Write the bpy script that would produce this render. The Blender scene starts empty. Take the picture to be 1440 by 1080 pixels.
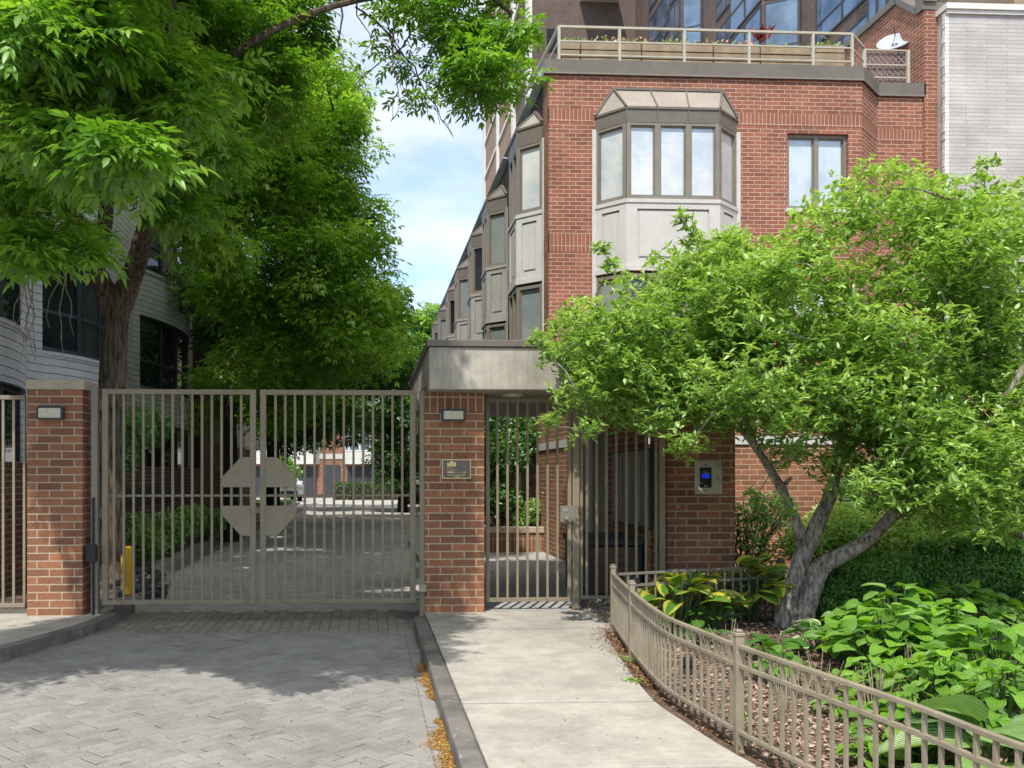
import bpy, bmesh, math, random
import numpy as np
from mathutils import Vector
R=math.radians
random.seed(7); RNG=np.random.default_rng(11)
scn=bpy.context.scene
COL=scn.collection
# ------------------------------------------------------------------ survey helpers (photo measured in metres)
F=1272.0; H=1.46; YAW=R(2.97); S_,C_=math.sin(YAW),math.cos(YAW); CX,CY=584.0,668.0
def wx(px,Y):
    t=(px-CX)/F; return Y*(S_+t*C_)/(C_-t*S_)
def wz(px,py,Y):
    X=wx(px,Y); d=X*S_+Y*C_; return H+(CY-py)*d/F
def W(px,py,Y): return Vector((wx(px,Y),Y,wz(px,py,Y)))
def zat(py,Y,px=600): return wz(px,py,Y)
def ud(u,d): return (u*C_+d*S_, d*C_-u*S_)
def G(px,py,z=0.0):
    d=F*(H-z)/(py-CY); u=(px-CX)*d/F; x,y=ud(u,d); return Vector((x,y,z))

# ------------------------------------------------------------------ materials
def new_mat(name):
    m=bpy.data.materials.new(name); m.use_nodes=True
    nt=m.node_tree; nt.nodes.clear()
    out=nt.nodes.new('ShaderNodeOutputMaterial')
    return m,nt,out
def N(nt,t,**kw):
    n=nt.nodes.new(t)
    for k,v in kw.items():
        if k in n.inputs.keys(): n.inputs[k].default_value=v
        else: setattr(n,k,v)
    return n
def L(nt,a,b): nt.links.new(a,b)
def rgba(c): return (c[0],c[1],c[2],1.0)
def ramp(nt,fac,stops):
    r=nt.nodes.new('ShaderNodeValToRGB'); e=r.color_ramp.elements
    while len(e)<len(stops): e.new(0.5)
    for i,(p,c) in enumerate(stops): e[i].position=p; e[i].color=rgba(c)
    L(nt,fac,r.inputs[0]); return r
def mixc(nt,fac,a,b,mode='MIX'):
    m=nt.nodes.new('ShaderNodeMix'); m.data_type='RGBA'; m.blend_type=mode
    for sock,v in ((m.inputs[0],fac),(m.inputs[6],a),(m.inputs[7],b)):
        if hasattr(v,'is_linked') or hasattr(v,'links'): L(nt,v,sock)
        elif isinstance(v,(int,float)): sock.default_value=v
        else: sock.default_value=rgba(v)
    return m.outputs[2]
def tc(nt,kind='UV',scale=(1,1,1),rot=0):
    t=nt.nodes.new('ShaderNodeTexCoord'); mp=nt.nodes.new('ShaderNodeMapping')
    mp.inputs['Scale'].default_value=scale; mp.inputs['Rotation'].default_value=(0,0,rot)
    L(nt,t.outputs[kind],mp.inputs[0]); return mp.outputs[0]
def noise(nt,vec,scale,detail=4,rough=.55):
    n=N(nt,'ShaderNodeTexNoise',Scale=scale,Detail=detail,Roughness=rough); L(nt,vec,n.inputs['Vector']); return n.outputs['Fac']
def bump(nt,h,strength,dist=.01):
    b=N(nt,'ShaderNodeBump',Strength=strength,Distance=dist); L(nt,h,b.inputs['Height']); return b.outputs[0]
def principled(nt,out,col=None,rough=.7,metal=0,spec=.5,normal=None):
    p=N(nt,'ShaderNodeBsdfPrincipled',Roughness=rough,Metallic=metal)
    p.inputs['Specular IOR Level'].default_value=spec
    if col is not None:
        if hasattr(col,'links'): L(nt,col,p.inputs['Base Color'])
        else: p.inputs['Base Color'].default_value=rgba(col)
    if normal is not None: L(nt,normal,p.inputs['Normal'])
    L(nt,p.outputs[0],out.inputs[0]); return p

def m_brick(name,c1,c2,mortar,bw=.254,bh=.0813,ms=.0075,soldier=False,dirt=.34,painted=False):
    m,nt,out=new_mat(name)
    uv=tc(nt,'UV')
    if soldier:
        sx=nt.nodes.new('ShaderNodeSeparateXYZ'); cb=nt.nodes.new('ShaderNodeCombineXYZ')
        L(nt,uv,sx.inputs[0]); L(nt,sx.outputs[0],cb.inputs[1]); L(nt,sx.outputs[1],cb.inputs[0]); vec=cb.outputs[0]
    else: vec=uv
    # slight waviness so that courses are not ruler straight
    b=nt.nodes.new('ShaderNodeTexBrick'); b.offset=0.0 if soldier else .5; b.squash=1.0
    for k,v in (('Scale',1.0),('Mortar Size',ms),('Mortar Smooth',.25),('Bias',0.0),('Brick Width',bw),('Row Height',bh)): b.inputs[k].default_value=v
    b.inputs['Color1'].default_value=rgba(c1); b.inputs['Color2'].default_value=rgba(c2); b.inputs['Mortar'].default_value=rgba(mortar)
    L(nt,vec,b.inputs['Vector'])
    n1=noise(nt,uv,1.1,5,.6); n2=noise(nt,uv,38,3,.6)
    col=mixc(nt,.55,b.outputs['Color'],ramp(nt,n2,[(.25,(.45,.45,.45)),(.75,(1.25,1.22,1.2))]).outputs[0],'MULTIPLY')
    col=mixc(nt,dirt*1.6,col,ramp(nt,n1,[(.3,(.5,.48,.46)),(.72,(1.12,1.1,1.08))]).outputs[0],'MULTIPLY')
    inv=N(nt,'ShaderNodeMath',operation='SUBTRACT'); inv.inputs[0].default_value=1.0; L(nt,b.outputs['Fac'],inv.inputs[1])
    ad=N(nt,'ShaderNodeMath',operation='MULTIPLY_ADD'); L(nt,n2,ad.inputs[0]); ad.inputs[1].default_value=.25; L(nt,inv.outputs[0],ad.inputs[2])
    principled(nt,out,col,.88,0,.25,bump(nt,ad.outputs[0],.55,.008)); return m

def m_paint(name,col,rough=.5,var=.18,scale=6,metal=0,spec=.4,bmp=.05,rust=None,rth=.55,coord='Object'):
    m,nt,out=new_mat(name)
    v=tc(nt,coord); n1=noise(nt,v,scale,5,.6); n2=noise(nt,v,scale*9,3,.6)
    lo=tuple(c*(1-var) for c in col); hi=tuple(min(1,c*(1+var)) for c in col)
    c=ramp(nt,n1,[(.3,lo),(.7,hi)]).outputs[0]
    c=mixc(nt,.3,c,ramp(nt,n2,[(.3,(.7,.7,.7)),(.7,(1.2,1.2,1.2))]).outputs[0],'MULTIPLY')
    if rust:
        n3=noise(nt,v,4.5,6,.7); rf=ramp(nt,n3,[(rth,(0,0,0)),(rth+.13,(.85,.85,.85))]).outputs[0]
        c=mixc(nt,rf,c,rust)
    principled(nt,out,c,rough,metal,spec,bump(nt,n2,bmp,.01)); return m

def m_concrete(name,col,stain=.4,scale=1.2,grain=90,rough=.9,streak=False):
    m,nt,out=new_mat(name)
    v=tc(nt,'UV'); n1=noise(nt,v,scale,7,.65); n2=noise(nt,v,grain,2,.7); n4=noise(nt,v,scale*5,4,.6)
    c=ramp(nt,n1,[(.25,tuple(x*(1-stain) for x in col)),(.7,tuple(x*1.12 for x in col))]).outputs[0]
    c=mixc(nt,.4,c,ramp(nt,n2,[(.3,(.62,.61,.6)),(.7,(1.25,1.25,1.24))]).outputs[0],'MULTIPLY')
    c=mixc(nt,.35,c,ramp(nt,n4,[(.35,(.7,.69,.66)),(.6,(1.1,1.1,1.1))]).outputs[0],'MULTIPLY')
    if streak:
        v2=tc(nt,'UV',(9,.7,1)); n5=noise(nt,v2,1.0,5,.6)
        c=mixc(nt,.45,c,ramp(nt,n5,[(.42,(.55,.53,.5)),(.62,(1.05,1.05,1.05))]).outputs[0],'MULTIPLY')
    principled(nt,out,c,rough,0,.3,bump(nt,n2,.25,.004)); return m

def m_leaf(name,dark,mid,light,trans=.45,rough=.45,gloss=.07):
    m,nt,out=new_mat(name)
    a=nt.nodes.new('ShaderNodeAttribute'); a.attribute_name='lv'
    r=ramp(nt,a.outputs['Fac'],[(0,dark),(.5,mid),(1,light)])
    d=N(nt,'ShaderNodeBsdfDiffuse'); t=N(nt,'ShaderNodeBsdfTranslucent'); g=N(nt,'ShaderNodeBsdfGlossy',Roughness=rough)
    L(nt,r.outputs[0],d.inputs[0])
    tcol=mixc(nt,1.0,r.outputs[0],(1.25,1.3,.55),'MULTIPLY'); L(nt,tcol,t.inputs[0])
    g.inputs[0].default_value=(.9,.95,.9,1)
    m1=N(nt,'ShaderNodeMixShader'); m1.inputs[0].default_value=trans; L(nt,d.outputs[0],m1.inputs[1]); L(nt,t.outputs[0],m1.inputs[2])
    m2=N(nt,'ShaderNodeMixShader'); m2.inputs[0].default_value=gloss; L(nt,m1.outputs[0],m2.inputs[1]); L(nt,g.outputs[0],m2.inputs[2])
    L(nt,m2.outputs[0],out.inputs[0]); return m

def m_broad(name,center,edge,ew,trans=.3,veins=14,gloss=.06):
    """broad garden leaf: UV.x along, UV.y across (0..1); centre and margin colours, ribbed veins"""
    m,nt,out=new_mat(name)
    t=nt.nodes.new('ShaderNodeTexCoord'); sx=nt.nodes.new('ShaderNodeSeparateXYZ'); L(nt,t.outputs['UV'],sx.inputs[0])
    ab=N(nt,'ShaderNodeMath',operation='SUBTRACT'); L(nt,sx.outputs[1],ab.inputs[0]); ab.inputs[1].default_value=.5
    ab2=N(nt,'ShaderNodeMath',operation='ABSOLUTE'); L(nt,ab.outputs[0],ab2.inputs[0])
    n=noise(nt,t.outputs['UV'],9,3); n0=N(nt,'ShaderNodeMath',operation='MULTIPLY_ADD'); L(nt,n,n0.inputs[0]); n0.inputs[1].default_value=.16; L(nt,ab2.outputs[0],n0.inputs[2])
    e=ramp(nt,n0.outputs[0],[(max(.0,ew-.03)+.08,(0,0,0)),(ew+.03+.08,(1,1,1))]).outputs[0]
    a=nt.nodes.new('ShaderNodeAttribute'); a.attribute_name='lv'
    c=mixc(nt,e,center,edge)
    c=mixc(nt,1.0,c,ramp(nt,a.outputs['Fac'],[(0,(.48,.55,.5)),(.5,(1,1,1)),(1,(1.5,1.35,.95))]).outputs[0],'MULTIPLY')
    w=N(nt,'ShaderNodeMath',operation='MULTIPLY'); L(nt,ab2.outputs[0],w.inputs[0]); w.inputs[1].default_value=veins*6.283
    wv=N(nt,'ShaderNodeMath',operation='SINE'); L(nt,w.outputs[0],wv.inputs[0])
    vs=ramp(nt,wv.outputs[0],[(.0,(.86,.88,.86)),(.8,(1.08,1.08,1.08))]).outputs[0]
    c=mixc(nt,.5,c,vs,'MULTIPLY')
    nb=noise(nt,t.outputs['UV'],6,4); hb=N(nt,'ShaderNodeMath',operation='MULTIPLY_ADD'); L(nt,nb,hb.inputs[0]); hb.inputs[1].default_value=1.6; L(nt,wv.outputs[0],hb.inputs[2])
    c=mixc(nt,.55,c,ramp(nt,nb,[(.3,(.62,.68,.55)),(.7,(1.2,1.15,1.05))]).outputs[0],'MULTIPLY')
    bm=bump(nt,hb.outputs[0],.6,.008)
    d=N(nt,'ShaderNodeBsdfDiffuse'); tr=N(nt,'ShaderNodeBsdfTranslucent'); g=N(nt,'ShaderNodeBsdfGlossy',Roughness=.42)
    L(nt,c,d.inputs[0]); L(nt,bm,d.inputs['Normal']); L(nt,bm,g.inputs['Normal'])
    tcol=mixc(nt,1.0,c,(1.2,1.25,.5),'MULTIPLY'); L(nt,tcol,tr.inputs[0])
    m1=N(nt,'ShaderNodeMixShader'); m1.inputs[0].default_value=trans; L(nt,d.outputs[0],m1.inputs[1]); L(nt,tr.outputs[0],m1.inputs[2])
    m2=N(nt,'ShaderNodeMixShader'); m2.inputs[0].default_value=gloss; L(nt,m1.outputs[0],m2.inputs[1]); L(nt,g.outputs[0],m2.inputs[2])
    L(nt,m2.outputs[0],out.inputs[0]); return m

def m_bark(name,dark,light,scale=14,stretch=.18,bstr=.9,patch=None):
    m,nt,out=new_mat(name)
    v=tc(nt,'Object',(1,1,stretch)); n=noise(nt,v,scale,6,.65); v2=tc(nt,'Object'); n2=noise(nt,v2,3,4)
    c=ramp(nt,n,[(.35,dark),(.65,light)]).outputs[0]
    c=mixc(nt,.5,c,ramp(nt,n2,[(.3,(.6,.6,.6)),(.7,(1.2,1.2,1.2))]).outputs[0],'MULTIPLY')
    principled(nt,out,c,.95,0,.2,bump(nt,n,bstr,.03)); return m

def m_blind(name,col=(.72,.74,.74),dark=.45,period=.034,refl=.5,tint=(.75,.82,.9)):
    """window pane with white slat blinds behind the glass"""
    m,nt,out=new_mat(name)
    uv=tc(nt,'UV'); sx=nt.nodes.new('ShaderNodeSeparateXYZ'); L(nt,uv,sx.inputs[0])
    w=N(nt,'ShaderNodeMath',operation='MULTIPLY'); L(nt,sx.outputs[1],w.inputs[0]); w.inputs[1].default_value=1/period
    oi=nt.nodes.new('ShaderNodeObjectInfo'); wa=N(nt,'ShaderNodeMath',operation='MULTIPLY_ADD'); L(nt,noise(nt,uv,1.4,2),wa.inputs[0]); wa.inputs[1].default_value=.9; L(nt,w.outputs[0],wa.inputs[2])
    wb=N(nt,'ShaderNodeMath',operation='ADD'); L(nt,wa.outputs[0],wb.inputs[0]); L(nt,oi.outputs['Random'],wb.inputs[1])
    fr=N(nt,'ShaderNodeMath',operation='FRACT'); L(nt,wb.outputs[0],fr.inputs[0])
    c=ramp(nt,fr.outputs[0],[(0,tuple(x*dark for x in col)),(.28,col),(1,tuple(x*.92 for x in col))]).outputs[0]
    c=mixc(nt,1.0,c,ramp(nt,oi.outputs['Random'],[(0,(.78,.80,.82)),(1,(1.04,1.03,1.0))]).outputs[0],'MULTIPLY')
    n=noise(nt,uv,1.3,5,.65); c=mixc(nt,.75,c,ramp(nt,n,[(.36,(.60,.70,.80)),(.60,(1.05,1.05,1.05))]).outputs[0],'MULTIPLY')  # dark bluish patches imitate uneven reflections in the pane colour
    p=principled(nt,out,c,.35,0,refl); p.inputs['Coat Weight'].default_value=1.0; p.inputs['Coat Roughness'].default_value=.02
    p.inputs['Coat IOR'].default_value=1.9
    bm=bump(nt,noise(nt,uv,1.1,3),.16,.05); L(nt,bm,p.inputs['Coat Normal']); return m
def m_glass(name,col=(.02,.024,.028),rough=.03,ior=1.7,wav=.06):
    m,nt,out=new_mat(name)
    uv=tc(nt,'UV'); n=noise(nt,uv,.8,3); c=ramp(nt,n,[(.35,tuple(x*.5 for x in col)),(.7,tuple(x*1.7 for x in col))]).outputs[0]
    p=principled(nt,out,c,rough,0,.5,bump(nt,noise(nt,uv,1.2,2),wav,.05)); p.inputs['IOR'].default_value=ior; return m
def m_flat(name,col,rough=.6,metal=0,spec=.4,emit=0):
    m,nt,out=new_mat(name); v=tc(nt,'Object'); n=noise(nt,v,20,3)
    c=ramp(nt,n,[(.3,tuple(x*.9 for x in col)),(.7,tuple(min(1,x*1.08) for x in col))]).outputs[0]
    p=principled(nt,out,c,rough,metal,spec)
    if emit: L(nt,c,p.inputs['Emission Color']); p.inputs['Emission Strength'].default_value=emit
    return m
def m_attr(name,stops,rough=.85,grain=60,bstr=.2):
    """colour per face from attribute lv, with fine grain in object space"""
    m,nt,out=new_mat(name)
    a=nt.nodes.new('ShaderNodeAttribute'); a.attribute_name='lv'
    c=ramp(nt,a.outputs['Fac'],stops).outputs[0]
    v=tc(nt,'Object'); n=noise(nt,v,grain,3,.65); n1=noise(nt,v,.55,6,.62); n2=noise(nt,v,4.5,4,.6)
    c=mixc(nt,.5,c,ramp(nt,n,[(.3,(.65,.65,.65)),(.7,(1.22,1.22,1.22))]).outputs[0],'MULTIPLY')
    c=mixc(nt,.55,c,ramp(nt,n1,[(.3,(.7,.69,.68)),(.7,(1.12,1.12,1.12))]).outputs[0],'MULTIPLY')
    c=mixc(nt,.35,c,ramp(nt,n2,[(.38,(.62,.61,.6)),(.55,(1.06,1.06,1.06))]).outputs[0],'MULTIPLY')
    n3=noise(nt,v,1.7,7,.7); c=mixc(nt,.5,c,ramp(nt,n3,[(.60,(1,1,1)),(.72,(.55,.54,.53))]).outputs[0],'MULTIPLY')
    principled(nt,out,c,rough,0,.25,bump(nt,n,bstr,.004)); return m

M={}
M['brick_pillar']=m_brick('brick_pillar',(.42,.18,.095),(.23,.112,.064),(.54,.43,.31))
M['brick_pillar_soldier']=m_brick('brick_pillar_soldier',(.34,.148,.082),(.22,.105,.062),(.54,.43,.31),soldier=True)
M['brick_house']=m_brick('brick_house',(.378,.150,.097),(.25,.106,.073),(.66,.53,.41),ms=.0055)
M['brick_house_soldier']=m_brick('brick_house_soldier',(.378,.150,.097),(.285,.118,.08),(.66,.53,.41),ms=.0055,soldier=True)
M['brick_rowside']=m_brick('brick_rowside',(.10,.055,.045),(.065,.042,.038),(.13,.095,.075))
M['brick_dark']=m_brick('brick_dark',(.21,.09,.065),(.13,.065,.05),(.40,.33,.26))
M['brick_tower']=m_brick('brick_tower',(.19,.14,.12),(.145,.11,.098),(.24,.195,.17))
M['brick_tan']=m_brick('brick_tan',(.40,.29,.21),(.31,.23,.17),(.42,.33,.25))
M['brick_grey']=m_brick('brick_grey',(.60,.58,.56),(.52,.50,.485),(.34,.325,.31),bw=.9,bh=.0813,ms=.0045,dirt=.3)
M['siding']=m_brick('siding',(.80,.80,.82),(.74,.75,.78),(.10,.10,.11),bw=6.0,bh=.135,ms=.007,dirt=.2)
M['concrete']=m_concrete('concrete',(.52,.48,.42),.4,1.4,streak=True)
M['limestone']=m_concrete('limestone',(.46,.385,.28),.3,3)
M['panel_grey']=m_concrete('panel_grey',(.58,.56,.525),.12,2,streak=False)

def m_walk(name,col):
    m,nt,out=new_mat(name); v=tc(nt,'UV'); n1=noise(nt,v,.75,8,.66); n2=noise(nt,v,170,2,.7); n4=noise(nt,v,3.6,5,.65); n5=noise(nt,v,22,4,.6)
    c=ramp(nt,n1,[(.28,tuple(x*.66 for x in col)),(.5,tuple(x*.95 for x in col)),(.72,tuple(x*1.1 for x in col))]).outputs[0]
    for n,f,lo,hi,a,b in ((n2,.5,.55,1.3,.3,.7),(n4,.45,.66,1.12,.36,.6),(n5,.3,.7,1.15,.35,.65)):
        c=mixc(nt,f,c,ramp(nt,n,[(a,(lo,lo*.985,lo*.96)),(b,(hi,hi,hi))]).outputs[0],'MULTIPLY')
    vo=N(nt,'ShaderNodeTexVoronoi',Scale=5.5); L(nt,v,vo.inputs['Vector'])
    sp=ramp(nt,vo.outputs['Distance'],[(.035,(.45,.43,.40)),(.06,(1,1,1))]).outputs[0]; c=mixc(nt,.8,c,sp,'MULTIPLY')
    wv=N(nt,'ShaderNodeTexVoronoi',Scale=.55); wv.feature='DISTANCE_TO_EDGE'
    off=mixc(nt,.12,v,noise(nt,v,5,5)); L(nt,off,wv.inputs['Vector'])
    cr=ramp(nt,wv.outputs['Distance'],[(.0035,(.4,.38,.35)),(.008,(1,1,1))]).outputs[0]; mk=ramp(nt,n4,[(.52,(0,0,0)),(.60,(1,1,1))]).outputs[0]
    c=mixc(nt,.0,c,mixc(nt,1.0,c,cr,'MULTIPLY'))
    principled(nt,out,c,.9,0,.25,bump(nt,n2,.3,.004)); return m
M['walk']=m_walk('walk',(.445,.418,.37))
M['walk_dark']=m_concrete('walk_dark',(.42,.415,.41),.3,1.0,120)
M['kerb']=m_concrete('kerb',(.17,.155,.14),.55,2.2,70)

def m_kerb(name):
    m,nt,out=new_mat(name); v=tc(nt,'UV'); n1=noise(nt,v,2.2,7,.65); n2=noise(nt,v,80,3,.7); n3=noise(nt,v,7,8,.75)
    c=ramp(nt,n1,[(.3,(.085,.078,.072)),(.55,(.19,.175,.16)),(.75,(.25,.225,.20))]).outputs[0]
    c=mixc(nt,.5,c,ramp(nt,n2,[(.3,(.55,.55,.55)),(.7,(1.3,1.3,1.3))]).outputs[0],'MULTIPLY')
    c=mixc(nt,ramp(nt,n3,[(.60,(0,0,0)),(.68,(.8,.8,.8))]).outputs[0],c,(.46,.45,.43))
    principled(nt,out,c,.9,0,.25,bump(nt,n2,.5,.006)); return m
M['kerb']=m_kerb('kerb_worn')
M['kerb_light']=m_concrete('kerb_light',(.38,.36,.33),.4,2.2,70)
M['taupe']=m_paint('taupe',(.25,.207,.138),.5,.12,3,spec=.35,rust=(.22,.16,.095))
M['taupe_fence']=m_paint('taupe_fence',(.262,.222,.16),.55,.2,5,spec=.35,rust=(.22,.125,.06),rth=.63)
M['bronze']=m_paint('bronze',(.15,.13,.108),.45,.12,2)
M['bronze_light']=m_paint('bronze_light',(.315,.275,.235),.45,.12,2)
M['frame_taupe']=m_paint('frame_taupe',(.21,.185,.15),.45,.1,3)
M['soffit']=m_paint('soffit',(.30,.265,.22),.7,.12,3)
M['white_paint']=m_paint('white_paint',(.68,.67,.64),.6,.08,4)
M['rail_cream']=m_paint('rail_cream',(.42,.39,.315),.5,.1,4)
M['wood_grey']=m_paint('wood_grey',(.29,.225,.15),.9,.3,3,bmp=.3)
M['wood_brown']=m_paint('wood_brown',(.15,.09,.06),.8,.25,3,bmp=.2)
M['black']=m_paint('black',(.018,.018,.02),.5,.2,4)
M['charcoal']=m_paint('charcoal',(.045,.05,.06),.6,.2,4)
M['frame_dark']=m_paint('frame_dark',(.055,.06,.072),.5,.15,3)
M['panel_cream']=m_paint('panel_cream',(.50,.47,.37),.4,.15,9,metal=.25)
M['steel']=m_paint('steel',(.42,.42,.39),.32,.1,8,metal=.85)
M['brass']=m_flat('brass',(.55,.42,.22),.35,.8)
M['lamp_glass']=m_flat('lamp_glass',(.50,.46,.34),.25,0,.5)
M['yellow']=m_paint('yellow',(.72,.42,.02),.5,.12,6)
M['blind']=m_blind('blind')
M['blind_shade']=m_blind('blind_shade',(.30,.32,.31),.8)
M['blind_flat']=m_blind('blind_flat',(.66,.72,.74),.85)
M['glass_dark']=m_glass('glass_dark')
M['glass_sky']=m_glass('glass_sky',(.10,.145,.21),.02,2.2,.15)  # blue base colour stands in for reflected sky
M['glass_grey']=m_glass('glass_grey',(.05,.055,.055),.05,1.55)
M['soil']=m_concrete('soil',(.15,.105,.08),.5,6,60)
M['roof_brown']=m_paint('roof_brown',(.13,.09,.075),.9,.3,5)
M['roof_gravel']=m_concrete('roof_gravel',(.25,.24,.22),.3,1,60)
M['mail_door']=m_paint('mail_door',(.20,.20,.19),.45,.1,4)
M['grass']=m_leaf('grass',(.03,.09,.012),(.05,.16,.02),(.09,.24,.035),.3)
M['ash']=m_leaf('ash_leaf',(.06,.17,.016),(.20,.40,.035),(.50,.70,.10),.47,.45,.05)
M['ash_far']=m_leaf('ash_leaf_far',(.022,.085,.012),(.05,.16,.018),(.12,.28,.032),.4)
M['crab']=m_leaf('crab_leaf',(.11,.24,.045),(.33,.50,.115),(.62,.74,.25),.42,.45,.05)
M['shrub']=m_leaf('shrub_leaf',(.07,.19,.025),(.20,.39,.055),(.38,.56,.11),.4)
M['shrub_dark']=m_leaf('shrub_dark_leaf',(.026,.085,.016),(.06,.17,.026),(.16,.33,.055),.3)
M['yew']=m_leaf('yew_needle',(.022,.085,.015),(.075,.21,.03),(.24,.46,.075),.28,.5,.05)
M['hydr']=m_broad('hydrangea_leaf',(.22,.46,.05),(.19,.43,.045),.6,.4,7)
M['hosta_gold']=m_broad('hosta_gold_leaf',(.13,.31,.04),(.66,.64,.09),.27,.3,12)
M['hosta_white']=m_broad('hosta_white_leaf',(.07,.25,.04),(.7,.74,.5),.40,.3,10)
M['hosta_blue']=m_broad('hosta_blue_leaf',(.22,.38,.16),(.20,.36,.15),.6,.3,16)
M['hosta_green']=m_broad('hosta_green_leaf',(.10,.27,.03),(.10,.27,.03),.6,.35,12)
M['redleaf']=m_leaf('red_leaf',(.12,.005,.008),(.25,.01,.015),(.45,.02,.03),.3)
M['flower']=m_leaf('flower_petal',(.5,.06,.06),(.6,.30,.12),(.65,.6,.5),.3)
M['bark_ash']=m_bark('bark_ash',(.035,.027,.02),(.22,.17,.125),26,.16,1.0)
M['bark_far']=m_bark('bark_far',(.018,.014,.012),(.04,.032,.026),16,.2)
M['bark_crab']=m_bark('bark_crab',(.10,.082,.068),(.56,.48,.40),30,.3,1.0)
M['stem']=m_flat('plant_stem',(.30,.25,.17),.8)
M['stem_green']=m_flat('stem_green',(.07,.13,.03),.7)
M['twig']=m_flat('twig_brown',(.06,.042,.03),.9)
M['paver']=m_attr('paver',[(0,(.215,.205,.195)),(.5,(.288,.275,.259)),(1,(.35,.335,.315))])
M['paver_far']=m_attr('paver_far',[(0,(.37,.355,.34)),(.5,(.47,.45,.43)),(1,(.55,.53,.51))])  # paver grey lightened to paint extra ambient light into the lane
M['panel_grey']=m_paint('panel_grey',(.53,.52,.49),.85,.05,2.5)
M['panel_shade']=m_concrete('panel_shade',(.33,.32,.30),.15,2)  # darker panel grey, with the tree shade on the row bays painted in
M['paver_tan']=m_attr('paver_tan',[(0,(.19,.165,.135)),(.5,(.28,.245,.20)),(1,(.36,.32,.265))])
M['joint']=m_concrete('joint_sand',(.24,.225,.20),.4,3,60)
M['chip']=m_attr('mulch_chip',[(0,(.16,.095,.065)),(.45,(.32,.21,.155)),(.8,(.46,.33,.25)),(1,(.58,.45,.35))],.9)
M['seed']=m_attr('seed_litter',[(0,(.24,.12,.025)),(.5,(.40,.22,.05)),(1,(.55,.36,.12))],.9)
M['litter']=m_attr('leaf_litter',[(0,(.14,.06,.03)),(.5,(.27,.13,.06)),(1,(.38,.24,.12))],.9)
M['car_white']=m_flat('car_white',(.62,.64,.68),.2,0,.6)
M['car_dark']=m_flat('car_dark',(.02,.02,.024),.15,0,.7)
M['rubber']=m_flat('rubber',(.015,.015,.015),.8)
M['red_light']=m_flat('red_light',(.45,.02,.02),.3)
M['screen_blue']=m_flat('screen_blue',(.01,.03,.55),.3,0,.5,.6)
M['dish']=m_flat('dish_grey',(.40,.44,.46),.4)
M['lattice']=m_paint('lattice_wood',(.20,.16,.155),.8,.25,6)

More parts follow.
